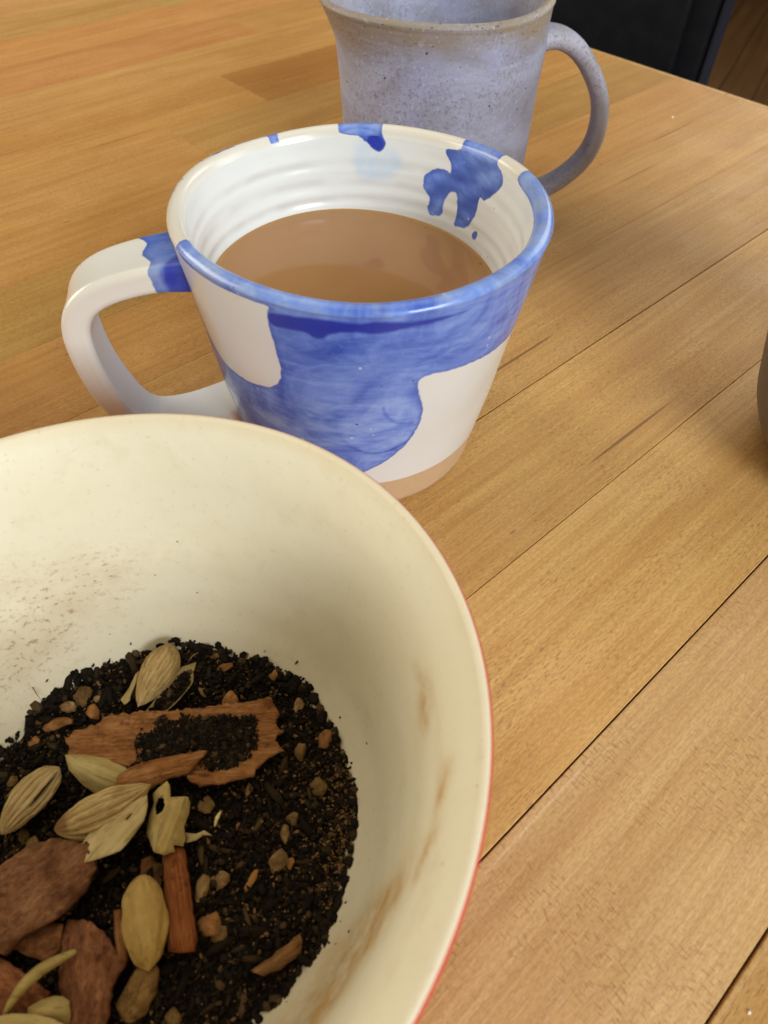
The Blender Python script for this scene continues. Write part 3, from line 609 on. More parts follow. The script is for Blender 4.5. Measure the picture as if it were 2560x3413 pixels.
# ---------------------------------------------------------------- dark jar cut off by the right edge
def lathe(name, prof, n=160):
    prof = np.array(prof); ph = np.linspace(0, 2 * np.pi, n, endpoint=False)
    V = np.stack([prof[:, :1] * np.cos(ph), prof[:, :1] * np.sin(ph), prof[:, 1:] * np.ones(n)], -1).reshape(-1, 3)
    return fast_mesh(name, V, grid_faces(len(prof), n))
jp0 = [(1e-5, .0008), (.028, .0008), (.031, .0006), (.035, .003), (.039, .008), (.0430, .016), (.0456, .026), (.0490, .040), (.0510, .055), (.0510, .075), (.0485, .100), (.0450, .122), (.0443, .1245), (.0428, .1245), (.0418, .122), (.0450, .100), (.0470, .075), (.0450, .040), (.034, .012), (1e-5, .008)]
jp0 = np.array(jp0); jl = np.r_[0, np.cumsum(np.hypot(*np.diff(jp0, axis=0).T))]; js = np.linspace(0, jl[-1], 220); kr = np.hanning(9); kr /= kr.sum()
jp = np.stack([np.convolve(np.pad(np.interp(js, jl, jp0[:, q]), 4, 'edge'), kr, 'valid') for q in (0, 1)], -1); jp[0] = jp0[0]; jp[-1] = jp0[-1]
j = link('jar', lathe('jar', jp), M_jar, None, (.156, .147, 0)); tag(j, 'dark brown stoneware jar cut off at the right of the table', 'jar')

# ---------------------------------------------------------------- bowl
BX, BY = -.04522, .03498
IN = np.array([(.000, .0035), (.030, .0035), (.0375, .0048), (.0405, .0073), (.0450, .0140), (.0485, .0240), (.0512, .0360), (.0533, .0470), (.0549, .0543), (.0569, .0599), (.0590, .0640)])
def bowl_meshes():
    n = 480
    L = np.r_[0, np.cumsum(np.hypot(*np.diff(IN, axis=0).T))]; s = np.linspace(0, L[-1], 170)
    r = np.interp(s, L, IN[:, 0]); z = np.interp(s, L, IN[:, 1]); ker = np.hanning(17); ker /= ker.sum()
    r2 = np.convolve(np.pad(r, 8, 'reflect', reflect_type='odd'), ker, 'valid'); z2 = np.convolve(np.pad(z, 8, 'reflect', reflect_type='odd'), ker, 'valid')
    prof = [(max(a, 1e-5), b) for a, b in zip(r2, z2)]
    for a in np.linspace(148, 60, 10): prof.append((.05978 + .0009 * math.cos(R(a)), .06355 + .0009 * math.sin(R(a))))
    prof = np.array(prof); ph = np.linspace(-np.pi, np.pi, n, endpoint=False)
    rr = prof[:, :1] * np.ones(n); zz = prof[:, 1:] * np.ones(n); pp = np.ones((len(prof), 1)) * ph
    e, a0, tx, ty = -.0208393, -3.90375, .0024838, -.0086504
    def deform(rr, pp, zz):
        x = rr * np.cos(pp); y = rr * np.sin(pp); w = np.clip(zz / .0646, 0, 1); c_, s_ = math.cos(a0), math.sin(a0)
        a = (x * c_ + y * s_) * (1 + e * w); b = (-x * s_ + y * c_) * (1 - e * w)
        return np.stack([a * c_ - b * s_, a * s_ + b * c_, zz + (tx * x + ty * y) * w], -1).reshape(-1, 3)
    me = fast_mesh('inner_wall', deform(rr, pp, zz), grid_faces(len(prof), n)[:, ::-1])
    d = np.degrees(pp).ravel(); z = zz.ravel() * 1000; st = np.zeros(len(z))
    def blob(a, h, sa, sh, k, tilt=0):
        da = (d - a + 180) % 360 - 180; dh = z - h - tilt * da
        return k * np.exp(-(da / sa) ** 2 - (dh / sh) ** 2)
    for b in STAINS: st += blob(*b)
    attr(me, 'stain', np.clip(st, 0, 1.2)); 
    sc = np.zeros(len(z))
    for b in SCUFFS: sc += blob(*b)
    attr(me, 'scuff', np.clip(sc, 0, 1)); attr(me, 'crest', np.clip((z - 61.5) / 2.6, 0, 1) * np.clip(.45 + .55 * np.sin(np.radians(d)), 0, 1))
    po = []
    for a in np.linspace(60, -10, 7): po.append((.05978 + .0009 * math.cos(R(a)), .06355 + .0009 * math.sin(R(a))))
    po += [(.0595, .0612), (.0571, .0555), (.0551, .0470), (.0529, .0360), (.0502, .024), (.0468, .0135), (.0420, .006), (.036, .003), (.034, .0005), (.031, .0005), (.030, .0018), (1e-5, .0018)]
    po = np.array(po); r3 = po[:, :1] * np.ones(n); z3 = po[:, 1:] * np.ones(n); p3 = np.ones((len(po), 1)) * ph
    mo = fast_mesh('outer_wall', deform(r3, p3, z3), grid_faces(len(po), n)[:, ::-1])
    return me, mo
STAINS = [(9, 45.8, 4.0, 4.2, 1.25, .25), (14, 46.8, 3.2, 2.0, .65), (-7.0, 53.0, 3.8, 3.0, 1.15, .15), (-14.6, 51.0, 3.0, 3.0, 1.25, .3), (-18, 48.0, 1.8, 2.4, .9), (-20, 31, 6, 11, 1.05, .9), (-27, 23, 9, 10, 1.15, .5), (-40, 19, 11, 8, 1.1, .2), (-28, 61, 3, 1.6, .2), (3, 51, 9, 2.0, .22), (-24, 55, 11, 2.6, .28), (-50, 26, 13, 7, .5), (0, 38, 14, 4, .14)]
SCUFFS = [(120, 25, 13, 8, .9), (137, 19, 15, 7, 1.1), (150, 25, 13, 10, 1.0), (108, 29, 9, 6, .55), (165, 22, 20, 12, 1.0), (128, 34, 16, 8, .5)]
bowl = empty('bowl', (BX, BY, 0), 'cream glazed bowl with a thin red outside, holding dry tea and spices', 'bowl')
mi, mo = bowl_meshes()
link('inner_wall', mi, M_cream, bowl); link('outer_wall', mo, M_red, bowl)

# ---------------------------------------------------------------- dry black tea in the bowl
V0, F0 = ico_arrays(1)
def hz(x, y):
    """height of the tea bed"""
    return .0058 + .0008 * noise.noise((x * 90, y * 90, 1)) + .0005 * noise.noise((x * 260, y * 260, 4))
def grains(N, pts, size, elong, zf, gmax=1.0):
    Vs, Fs, G = [], [], []
    for i in range(N):
        x, y = pts[i]
        s = size[i]; q = V0 * (1 + rng.uniform(-.28, .28, (len(V0), 1)))
        sc = np.array([s * elong[i], s, s * rng.uniform(.7, 1.0)]); q = q * sc
        a, b = rng.uniform(0, 2 * np.pi), rng.uniform(-.5, .5)
        ca_, sa_, cb, sb = math.cos(a), math.sin(a), math.cos(b), math.sin(b)
        q = q @ np.array([[cb, 0, -sb], [0, 1, 0], [sb, 0, cb]]).T @ np.array([[ca_, -sa_, 0], [sa_, ca_, 0], [0, 0, 1]]).T
        Vs.append(q + [x, y, zf(x, y) + s * .35]); Fs.append(F0 + i * len(V0)); G.append(np.full(len(V0), rng.uniform(0, gmax)))
    return np.concatenate(Vs), np.concatenate(Fs), np.concatenate(G)
N = 17000; pts = []
while len(pts) < N:
    x, y = rng.uniform(-.0412, .0412, 2)
    a = math.atan2(y, x); lim = .0400 + .0007 * math.sin(9 * a) + .0005 * math.sin(23 * a + 1) + rng.uniform(-.0004, .0006)
    if x * x + y * y < lim * lim: pts.append((x, y))
pts = np.array(pts)
rad = np.hypot(pts[:, 0], pts[:, 1])
size = np.clip(rng.lognormal(math.log(.00029), .46, N), .00011, .00095); size = np.where((rad > .037) & (rng.random(N) < .35), size * 1.4, size)
elong = np.where(rng.random(N) < .3, rng.uniform(1.8, 4.5, N), rng.uniform(.9, 1.5, N))
def zbed(x, y):
    r = math.hypot(x, y); return max(hz(x, y) + max(0, r - .037) * .35 + rng.uniform(-.0006, .0006), float(np.interp(r, IN[:, 0], IN[:, 1])) + .0003)
be = 150; aa = rng.uniform(0, 2 * np.pi, be); ar = .0402 + rng.uniform(-.0012, .0003, be)
pts = np.concatenate([pts, np.stack([ar * np.cos(aa), ar * np.sin(aa)], -1)]); size = np.r_[size, rng.uniform(.0006, .00115, be)]; elong = np.r_[elong, rng.uniform(.9, 1.5, be)]; N += be
gv, gf, gg = grains(N, pts, size, elong, zbed)
ns = 18; sa_ = rng.uniform(0, 2 * np.pi, ns); sr_ = .0412 + np.abs(rng.normal(0, .0022, ns)); spts = np.stack([sr_ * np.cos(sa_), sr_ * np.sin(sa_)], -1)
sv_, sf_, sg_ = grains(ns, spts, rng.uniform(.0001, .0003, ns), rng.uniform(1, 3.5, ns), lambda x, y: float(np.interp(math.hypot(x, y), IN[:, 0], IN[:, 1])) + .0001)
gf = np.concatenate([gf, sf_ + len(gv)]); gv = np.concatenate([gv, sv_]); gg = np.concatenate([gg, sg_])
# a bumpy bed under the loose grains
nb = 90; br = np.linspace(.0005, .0404, 40); ba = np.linspace(0, 2 * np.pi, nb, endpoint=False)
bv = np.array([(r * math.cos(a), r * math.sin(a), hz(r * math.cos(a), r * math.sin(a)) - .0001 + max(0, r - .037) * .3) for r in br for a in ba])
bf = grid_faces(len(br), nb); bf3 = np.concatenate([bf[:, [0, 1, 2]], bf[:, [0, 2, 3]]])
gv2 = np.concatenate([gv, bv]); gf2 = np.concatenate([gf, bf3[:, ::-1] + len(gv)]); gg2 = np.concatenate([gg, np.full(len(bv), .3)])
tm = fast_mesh('tea_leaves', gv2, gf2); attr(tm, 'grain', gg2)
tl = link('tea_leaves', tm, M_tea, None, (BX, BY, 0)); tag(tl, 'bed of dry black tea leaves covering the bottom of the cream bowl', 'tea', kind='stuff')
# golden brown powder mixed in along the right of the bed and thinly elsewhere
pp_ = []
while len(pp_) < 800:
    a = rng.normal(R(2), R(16)); r = .0402 - abs(rng.normal(0, .0042)); pp_.append((r * math.cos(a), r * math.sin(a)))
while len(pp_) < 2600:
    a = rng.uniform(0, 2 * np.pi); r = .039 * math.sqrt(rng.random()); pp_.append((r * math.cos(a), r * math.sin(a)))
pp_ = np.array(pp_); sz = np.clip(rng.lognormal(math.log(.00013), .4, len(pp_)), .00006, .0003); sz[-150:] = rng.uniform(.00022, .00046, 150)
dv, df, dg = grains(len(pp_), pp_, sz, rng.uniform(1, 2.6, len(pp_)), lambda x, y: zbed(x, y) + .0004)
dm = link('spice_dust', fast_mesh('spice_dust', dv, df), M_dust, None, (BX, BY, 0)); tag(dm, 'golden brown spice powder scattered over the black tea leaves', 'spice dust', kind='stuff')

# ---------------------------------------------------------------- spices
def poly_piece(name, poly, mat, z, axis=None, thick=.0008, curve=0.0, dome=0.0, ragged=0.0, tilt=(0, 0), wave=0.0, sub=.0011, seed=0, parent=None, skew=0.0, holes=()):
    """a thin curved shell cut to an irregular outline; local x runs along its grain. poly in mm (world)."""
    P = np.array(poly, float) / 1000; c = P.mean(0); Q = P - c
    if axis is None:
        w, v = np.linalg.eigh(Q.T @ Q); ax = v[:, 1]; axis = math.atan2(ax[1], ax[0])
    ca_, sa_ = math.cos(axis), math.sin(axis); Q = Q @ np.array([[ca_, -sa_], [sa_, ca_]])
    # resample + rag
    pts = []; r_ = random.Random(seed)
    for a, b in zip(Q, np.roll(Q, -1, 0)):
        m = max(1, int(np.linalg.norm(b - a) / sub)); nrm = np.array([b[1] - a[1], a[0] - b[0]]); nrm /= np.linalg.norm(nrm) + 1e-9
        for k in range(m): pts.append(a + (b - a) * k / m + nrm * ragged * r_.uniform(-1, 1))
    n = len(pts); xs = [p[0] for p in pts]; ys = [p[1] for p in pts]
    inner = []
    x = min(xs) + sub * .6
    arr = np.array(pts)
    gx = np.arange(min(xs), max(xs), sub); gy = np.arange(min(ys), max(ys), sub * .8)
    G = np.array([(a + r_.uniform(-.2, .2) * sub, b + r_.uniform(-.2, .2) * sub) for a in gx for b in gy])
    if len(G): G = G[sdist(G, arr) > sub * .45]
    vin = [Vector(p) for p in pts] + [Vector(p) for p in G]
    vo, eo, fo, *_ = delaunay_2d_cdt(vin, [], [list(range(n))], 1, 1e-7)
    for hx, hy, ha, hb, hr in holes:
        hx, hy = (np.array((hx, hy)) / 1000 - c) @ np.array([[ca_, -sa_], [sa_, ca_]]); hr -= axis
        def inh(f):
            m_ = sum((Vector(vo[i]) for i in f), Vector((0, 0))) / len(f); dx, dy = m_.x - hx, m_.y - hy
            return ((dx * math.cos(hr) + dy * math.sin(hr)) / ha) ** 2 + ((-dx * math.sin(hr) + dy * math.cos(hr)) / hb) ** 2 < 1e-6
        fo = [f for f in fo if not inh(f)]
    XY = np.array([v[:] for v in vo]); hw = max(abs(min(ys)), max(ys)); hl = max(abs(min(xs)), max(xs))
    dist = np.clip(sdist(XY, arr), 0, None)
    def hfun(p, dd):
        q = curve * (p[1] / hw) ** 2 + skew * (p[1] / hw) * abs(p[1] / hw) + dome * (1 - math.exp(-dd / .0016)) + tilt[0] * p[0] + tilt[1] * p[1]
        q += wave * noise.noise((p[0] * 160 + seed, p[1] * 260, seed * 1.7)) + wave * .5 * noise.noise((p[0] * 500 + seed, p[1] * 600, seed)); return q
    H = np.array([hfun(p, q) for p, q in zip(XY, dist)]); H -= H.min()
    m = len(XY); top = np.c_[XY, H + thick]; bot = np.c_[XY, H]
    bnd = {}
    for f in fo:
        for a, b in zip(f, list(f[1:]) + [f[0]]): bnd[(a, b)] = bnd.get((a, b), 0) + 1
    F = [list(f) for f in fo] + [[i + m for i in reversed(f)] for f in fo]
    for (a, b) in bnd:
        if (b, a) not in bnd: F.append([b, a, a + m, b + m])
    me = mesh(name, np.r_[top, bot], F)
    bm = bmesh.new(); bm.from_mesh(me); bmesh.ops.recalc_face_normals(bm, faces=bm.faces); bm.to_mesh(me); bm.free()
    o = link(name, me, mat, None, (c[0], c[1], z), axis)
    if parent is not None:
        o.parent = parent; a = parent.rotation_euler.z; d = Vector((c[0], c[1], z)) - Vector(parent.location)
        d.rotate(Matrix.Rotation(-a, 3, 'Z')); o.location = d; o.rotation_euler = (0, 0, axis - a)
    return o
def pod(name, ends, width, z, seed=0, ridges=13, rdep=.045, blunt=.55, bend=0.0, flat=.8, waist=0.0, tilt=0.0, mat=None, split=None, tint=(1, 1, 1), power=.72, brown=None):
    """plump three-sided seed pod; local x runs from the stem end to the blunt end"""
    A = np.array(ends[0]) / 1000; B = np.array(ends[1]) / 1000; c = (A + B) / 2; L = np.linalg.norm(B - A); az = math.atan2(B[1] - A[1], B[0] - A[0])
    nu, nv = 60, 110; u = np.linspace(0, 1, nu); r_ = random.Random(seed); w = width / 2000
    prof = (np.sin(np.pi * u ** blunt) ** power) * (1 - waist * np.exp(-((u - .62) / .10) ** 2))
    prof[0] = .015; prof = np.maximum(prof, .015); prof *= np.where(u < .08, .55 + .45 * u / .08, 1)
    v = np.linspace(0, 2 * np.pi, nv, endpoint=False)
    V = np.zeros((nu, nv, 3)); SL_ = np.zeros((nu, nv)); GR_ = np.zeros((nu, nv)); p0 = r_.uniform(0, 6)
    for i in range(nu):
        k = 1 + .06 * np.cos(3 * v + p0) + rdep * np.abs(np.sin(ridges * v / 2 + .35 * np.sin(u[i] * 5 + p0))) - rdep * .5
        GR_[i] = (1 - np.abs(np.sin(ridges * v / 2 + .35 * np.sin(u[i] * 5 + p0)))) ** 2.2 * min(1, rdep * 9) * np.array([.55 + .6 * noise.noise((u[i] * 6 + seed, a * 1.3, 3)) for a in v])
        nz = np.array([noise.noise((u[i] * 5 + seed * 3, math.cos(a) * 1.2, math.sin(a) * 1.2)) for a in v]) * .10
        nz += np.array([noise.noise((u[i] * 14 + seed, math.cos(a) * 4, math.sin(a) * 4)) for a in v]) * .035
        rr = w * prof[i] * (k + nz)
        if split:
            dv = (v - split[0] + np.pi) % (2 * np.pi) - np.pi; wd = split[1] * math.sin(np.pi * np.clip((u[i] - split[2]) / (split[3] - split[2]), 0, 1))
            g_ = np.exp(-(dv / max(wd, .02)) ** 4) * (wd > .03); rr = rr * (1 - .5 * g_); SL_[i] = g_
        V[i, :, 0] = (u[i] - .5) * L; V[i, :, 1] = rr * np.cos(v) + bend * L * (4 * (u[i] - .5) ** 2 - .5); V[i, :, 2] = rr * np.sin(v) * flat + tilt * (u[i] - .5) * L
    me = fast_mesh(name, V.reshape(-1, 3), grid_faces(nu, nv))
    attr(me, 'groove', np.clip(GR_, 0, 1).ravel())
    attr(me, 'slit', np.clip(SL_ * 1.2, 0, 1).ravel())
    if brown: attr(me, 'browned', (np.exp(-((u - brown[0]) / brown[1]) ** 4)[:, None] * np.exp(-(((v - brown[2] + np.pi) % (2 * np.pi) - np.pi) / brown[3]) ** 4)[None, :] * .85).ravel())
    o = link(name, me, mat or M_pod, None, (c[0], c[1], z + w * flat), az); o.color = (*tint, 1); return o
V2, F2 = ico_arrays(3)
def lump(name, x, y, w, h, z, seed, tint, rough=.5, flat=.6):
    r_ = random.Random(seed); ax = [r_.uniform(-9, 9) for _ in range(3)]
    k = np.array([1 + rough * noise.noise(Vector(p) * 1.3 + Vector(ax)) + rough * .5 * noise.noise(Vector(p) * 3.1 + Vector(ax)) + rough * .3 * abs(noise.noise(Vector(p) * 6 + Vector(ax))) for p in V2])
    Q = V2 * k[:, None]
    for _ in range(9):
        nn_ = Vector((r_.gauss(0, 1), r_.gauss(0, 1), r_.gauss(0, 1))).normalized(); lim = r_.uniform(.58, .95); dd = Q @ np.array(nn_); ov = np.clip(dd - lim, 0, None); Q = Q - (ov * .88)[:, None] * np.array(nn_)
    big, small = max(w, h) / 2000, min(w, h) / 2000
    Q = Q * [big, small, small * flat]; a = (0 if w > h else math.pi / 2) + r_.uniform(-.5, .5)
    Q[:, 2] += .25 * small * np.sin(Q[:, 0] / big * 2)
    o = link(name, fast_mesh(name, Q, F2), M_bit, None, (x / 1000, y / 1000, z + small * flat * .55), a); o.color = (*tint, 1); return o
ZB = .0066
GS = 'spices lying on the black tea'
# cinnamon
b1 = poly_piece('cinnamon_bark', BARK_A, M_bark, ZB + .0006, axis=R(2), thick=.0009, curve=.0026, ragged=.0003, wave=.0009, sub=.0006, seed=1, tilt=(.0, .06))
b1.color = (1.0, .90, .80, 1); tag(b1, 'largest orange brown cinnamon bark piece with ragged right end, dusted with dark tea', 'cinnamon', GS)
poly_piece('curled_edge', FLAP, M_bark, ZB + .0022, axis=R(16), thick=.0009, curve=-.0022, ragged=.0002, wave=.0006, sub=.0008, seed=2, parent=b1).color = (1.0, .90, .80, 1)
b2 = poly_piece('cinnamon_bark', BARK_B, M_barkd, ZB + .0022, axis=R(38), thick=.0016, curve=-.0022, ragged=.00015, wave=.0013, sub=.0008, seed=3)
tag(b2, 'wide dull brown cinnamon bark slab cut by the left edge, below the ridged pod', 'cinnamon', GS)
b3 = poly_piece('cinnamon_bark', BARK_C, M_barkd, ZB + .0008, axis=R(10), thick=.001, curve=-.0014, ragged=.0002, wave=.0006, seed=4); b3.color = (1.15, 1.1, .95, 1)
tag(b3, 'small brown bark flake tucked under the wide bark slab at left', 'cinnamon', GS)
b4 = poly_piece('cinnamon_bark', BARK_D, M_barkd, ZB + .0006, axis=R(100), thick=.0014, curve=-.0016, ragged=.0002, wave=.0012, sub=.0008, seed=5); b4.color = (1.0, .9, .85, 1)
tag(b4, 'dark reddish cinnamon bark piece left of the smooth tan pod at the bottom', 'cinnamon', GS)
b5 = poly_piece('cinnamon_bark', BARK_E, M_bark, ZB + .0016, thick=.001, curve=-.0008, ragged=.00015, wave=.0004, seed=6); b5.color = (.85, .75, .7, 1)
tag(b5, 'narrow reddish bark sliver standing against the left of the smooth tan pod', 'cinnamon', GS)
b6 = poly_piece('cinnamon_bark', BARK_F, M_barkd, ZB + .0012, axis=R(-30), thick=.0012, curve=-.0016, ragged=.0002, wave=.0007, seed=7); b6.color = (1.15, .95, .8, 1)
tag(b6, 'red brown bark piece in the lower left corner behind the curved husk strip', 'cinnamon', GS)
b7 = poly_piece('cinnamon_stick', STICK, M_bark, ZB + .0006, thick=.0018, curve=-.0018, ragged=.00012, wave=.0003, seed=8); b7.color = (.82, .54, .42, 1)
tag(b7, 'straight flat reddish cinnamon stick right of the smooth tan pod', 'cinnamon', GS)
b8 = poly_piece('cinnamon_bark', CHIP, M_bark, ZB + .0006, thick=.0012, curve=-.0012, ragged=.0002, wave=.0004, seed=9); b8.color = (.85, .9, .9, 1)
tag(b8, 'small tan bark chip lying alone at the lower right of the tea', 'cinnamon', GS)
# cardamom
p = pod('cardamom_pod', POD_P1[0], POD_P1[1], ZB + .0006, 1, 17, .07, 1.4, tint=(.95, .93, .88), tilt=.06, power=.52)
tag(p, 'plump tan cardamom pod at the top edge of the tea, blunt end up', 'cardamom pod', GS)
q = poly_piece('loose_husk', SLIVER_BY_POD, M_husk, ZB + .002, thick=.0004, curve=.0008, wave=.0003, sub=.0006, seed=11, parent=p); q.color = (.8, .75, .65, 1)
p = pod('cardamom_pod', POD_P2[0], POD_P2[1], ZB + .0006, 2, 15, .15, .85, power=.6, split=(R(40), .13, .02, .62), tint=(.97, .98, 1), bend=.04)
tag(p, 'ridged cardamom pod with a dark split, leaning over the left edge of the photo', 'cardamom pod', GS)
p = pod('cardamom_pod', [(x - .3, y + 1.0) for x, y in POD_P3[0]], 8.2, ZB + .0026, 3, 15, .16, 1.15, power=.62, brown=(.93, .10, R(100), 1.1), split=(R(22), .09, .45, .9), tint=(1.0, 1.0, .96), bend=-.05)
tag(p, 'ridged cardamom pod with a brown blunt end, in the middle of the pod cluster', 'cardamom pod', GS)
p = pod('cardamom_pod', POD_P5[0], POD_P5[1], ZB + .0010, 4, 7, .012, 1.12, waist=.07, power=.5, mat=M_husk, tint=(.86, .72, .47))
tag(p, 'smooth tan cardamom pod standing upright at the bottom, left of the cinnamon stick', 'cardamom pod', GS)
h = poly_piece('cardamom_husk', HUSK_OPEN, M_husk, ZB + .0004, thick=.0004, curve=.0030, wave=.0003, sub=.0008, seed=21, dome=-.0012); husk_open = h; h.color = (.62, .58, .48, 1)
tag(h, 'open empty cardamom husk with a stem tip, right of the topmost pod', 'cardamom husk', GS)
h = poly_piece('cardamom_husk', HUSK_BACK, M_husk, ZB + .0012, thick=.0005, curve=-.0022, wave=.0003, sub=.0009, seed=22, dome=.0014); h.color = (.86, .86, .74, 1)
tag(h, 'smooth half husk tucked under the left end of the largest bark', 'cardamom husk', GS)
h = poly_piece('cardamom_husk', HUSK_LEAF, M_husk, ZB + .0060, axis=R(48), thick=.0004, curve=.0007, wave=.0006, sub=.0006, seed=23, dome=.0006, tilt=(.10, -.10), holes=((-55.2, 28.3, .45, .4, 0), (-48.6, 34.4, .7, .3, .8), (-56.2, 30.0, .3, .25, 0))); h.color = (1.0, 1.0, .98, 1)
tag(h, 'pale flat cardamom husk shaped like a leaf, below the ridged middle pod', 'cardamom husk', GS)
h = poly_piece('cardamom_husk', HUSK_HOLE, M_husk, ZB + .0030, axis=R(82), thick=.0005, curve=-.0022, wave=.0008, sub=.0006, seed=24, dome=.0016, holes=((-43.7, 36.9, 1.0, 1.75, .15),)); h.color = (.92, .88, .70, 1)
tag(h, 'torn yellowish cardamom husk with a dark hole, above the cinnamon stick', 'cardamom husk', GS)
h = poly_piece('cardamom_husk', HUSK_SCRAP, M_husk, ZB + .0016, thick=.0003, wave=.0006, sub=.0007, seed=25, curve=.0006)
tag(h, 'tiny torn husk scrap with a pointed tail, right of the torn yellowish husk', 'cardamom husk', GS)
def ribbon(name, pts, w, z, mat, arch=.003, n=24, thick=.0004):
    P = np.array(pts) / 1000; L = np.r_[0, np.cumsum(np.hypot(*np.diff(P, axis=0).T))]; s = np.linspace(0, L[-1], n)
    X = np.stack([np.interp(s, L, P[:, 0]), np.interp(s, L, P[:, 1])], -1); T = np.gradient(X, axis=0); T /= np.linalg.norm(T, axis=1)[:, None]; N = np.stack([-T[:, 1], T[:, 0]], -1)
    c = X.mean(0); u = s / L[-1]; hw = w / 2 * np.sin(np.pi * (u * .86 + .10)) ** .7
    V = []
    for i in range(n):
        z0 = arch * math.sin(math.pi * u[i])
        for k, zz in ((-1, 0), (0, .0005), (1, 0), (0, -thick)):
            V.append((X[i, 0] - c[0] + N[i, 0] * k * hw[i], X[i, 1] - c[1] + N[i, 1] * k * hw[i], z0 + zz * w / .002))
    me = fast_mesh(name, V, grid_faces(n, 4)); return link(name, me, mat, None, (c[0], c[1], z))
h = ribbon('cardamom_husk', STRIP, .0022, ZB + .0042, M_husk); h.color = (.85, .82, .62, 1)
tag(h, 'long thin curved husk strip over the bark at the lower left', 'cardamom husk', GS)
h = poly_piece('cardamom_husk', HUSK_BL, M_husk, ZB + .0022, thick=.0005, curve=-.0018, wave=.0004, seed=26, dome=.0016, sub=.0009); h.color = (.80, .76, .58, 1)
tag(h, 'rounded husk behind another at the bottom edge, lower left', 'cardamom husk', GS)
h = poly_piece('cardamom_husk', HUSK_BL2, M_husk, ZB + .0040, thick=.0005, curve=-.0018, wave=.0004, seed=27, dome=.0016, sub=.0009); h.color = (.95, .92, .74, 1)
tag(h, 'pale husk cut off by the bottom edge, frontmost of the two at lower left', 'cardamom husk', GS)
T = dict(o=(1.2, .88, .58), t=(1, .98, .9), d=(.6, .56, .46), p=(1.5, 1.5, 1.4), r=(.95, .68, .5), g=(.75, .74, .55))
BL = [('t', 'oval tan ginger bit near the left rim of the tea, above the left pod'), ('d', 'dark wrinkled bit left of the topmost pod'), ('p', 'tiny pale bit left of the topmost pod'), ('o', 'mottled orange bit below the dark wrinkled one, left of the topmost pod'),
 ('r', 'flat triangular brown chip by the left rim of the tea'), ('o', 'small round orange bit at the far left of the tea'), ('g', 'dull bit above the split left pod, at the left edge'), ('o', 'hollow orange bit touching the upper edge of the largest bark'),
 ('g', 'small pale green bit at the very top of the tea'), ('o', 'orange bit on the top right rim of the tea'), ('r', 'curved reddish bit right of the open husk'), ('t', 'slim pale bit just right of the open husk'),
 ('o', 'bright orange bit at the upper right rim of the tea'), ('t', 'slender tan seed right of the bark near the rim'), ('r', 'square brownish bit on the right rim beside the ragged bark end'), ('d', 'round dull bit right of the ragged bark end'),
 ('g', 'large oval greenish bit with a pit, lower right of the largest bark'), ('g', 'dim greenish bit under the right end of the largest bark'), ('t', 'pointed brown bit in the middle of the tea, right of the husk scrap'), ('d', 'dark bit just above the pointed brown one'),
 ('t', 'thin upright bit hanging below the bark edge'), ('t', 'biggest round lumpy bit in the right half of the tea'), ('o', 'small yellow bit touching the biggest lumpy bit'), ('t', 'oval bit right of the upper cinnamon stick'),
 ('t', 'long pale seed touching the right of the cinnamon stick'), ('o', 'thin upright orange seed right of the oval bit'), ('r', 'flat rosy bit beside the lower cinnamon stick'), ('d', 'dark bit under the flat rosy bit'),
 ('r', 'red brown bit above the smooth tan pod'), ('d', 'grey brown seed between the smooth pod and the stick'), ('d', 'dull bit at the bottom edge of the photo'), ('d', 'dim bit left of the wide bark slab top'), ('g', 'second dim bit left of the brown pod end'),
 ('o', 'withered tan bulb joined below the smooth pod'), ('d', 'brown bit above the split of the left pod')]
for i, ((x, y, w, hh), (c, lab)) in enumerate(zip(BITS, BL)):
    z = hz(x / 1000 - BX, y / 1000 - BY) + .0003
    if i == 7: z = ZB + .0012
    if i == 33: z = ZB + .0004
    o = lump('spice_bit', x, y, w, hh, z, 40 + i, T[c], .34 if i != 33 else .2, .62)
    if i == 33: o.color = (.82, .74, .56, 1)
    tag(o, lab, 'spice bit', GS)
SL = ['thin white curved splinter right of the torn yellowish husk', 'tiny orange splinter right of the white splinter', 'fine dark thread at the tip of the open husk', 'fine brown fibre on the left wall of the bowl']
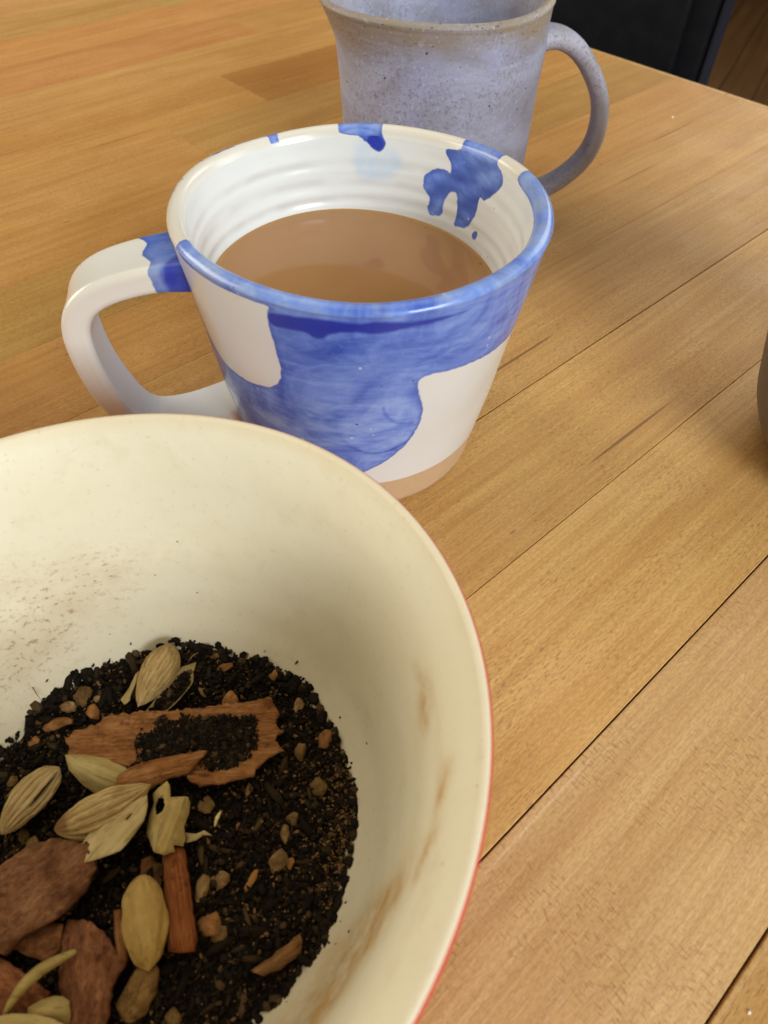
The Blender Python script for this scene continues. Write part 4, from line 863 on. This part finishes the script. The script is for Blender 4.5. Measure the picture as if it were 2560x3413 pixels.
for i, (pts_, lab) in enumerate(zip(SPLINTERS, SL)):
    o = ribbon('splinter', pts_, (.0009, .0007, .0003, .0002)[i], (ZB + .0012, ZB + .001, ZB + .0025, .0105)[i], (M_husk, M_bark, M_bit, M_bit)[i], .0008, 10, .0002)
    if i == 0: o.color = (1.6, 1.6, 1.6, 1)
    tag(o, lab, 'splinter', GS)
# dark tea caught on the big bark
dg_ = bpy.context.evaluated_depsgraph_get(); bpy.context.view_layer.update()
def bvh_of(o):
    mw = o.matrix_world; return BVHTree.FromPolygons([mw @ v.co for v in o.data.vertices], [p.vertices[:] for p in o.data.polygons])
trees = [bvh_of(b1), bvh_of(husk_open)]
D = np.array(DUST) / 1000; lo, hi = D.min(0), D.max(0)
pl = []
while len(pl) < 2600:
    x, y = rng.uniform(lo, hi)
    sdv = sdist(np.array([[x, y]]), D)[0] + .0018 * noise.noise((x * 420, y * 420, 2)) + .0009 * noise.noise((x * 1100, y * 1100, 6)) + .0009 * rng.normal()
    if sdv > 0 and rng.random() < .35 + sdv / .0022: pl.append((x, y))
HO = np.array(HUSK_OPEN) / 1000; hc = HO.mean(0); HO = hc + (HO - hc) * .80; ol = []
while len(ol) < 420:
    q_ = rng.uniform(HO.min(0), HO.max(0))
    if sdist(q_[None], HO)[0] > .0004 * rng.random(): ol.append(tuple(q_))
pl = np.array(pl + ol)
def zbark(x, y):
    z = ZB
    for tr in trees:
        h = tr.ray_cast(Vector((x, y, .05)), Vector((0, 0, -1)))
        if h[0] is not None: z = max(z, h[0].z)
    return z + rng.uniform(0, .0002)
sz = np.clip(rng.lognormal(math.log(.00026), .4, len(pl)), .0001, .0006)
dv, df, dg = grains(len(pl), pl, sz, rng.uniform(1, 2.6, len(pl)), zbark); dg = np.where(dg > .96, 1.0, dg * .95)
dm = fast_mesh('tea_dust', dv, df); attr(dm, 'grain', dg)
tag(link('tea_dust', dm, M_tea), 'fine dark tea dust caught in the hollow of the largest bark and the open husk', 'tea', kind='stuff')
for (x, y), lab in zip(CRUMBS, ('tiny pale crumb on the table beside the grey mug handle', 'tiny pale crumb on the table in the lower right')):
    o = lump('crumb', x, y, .9 if y < 100 else 1.6, .6 if y < 100 else 1.2, 0, 3, (1, 1, 1), .3, .7); o.data.materials[0] = M_crumb; tag(o, lab, 'crumb')
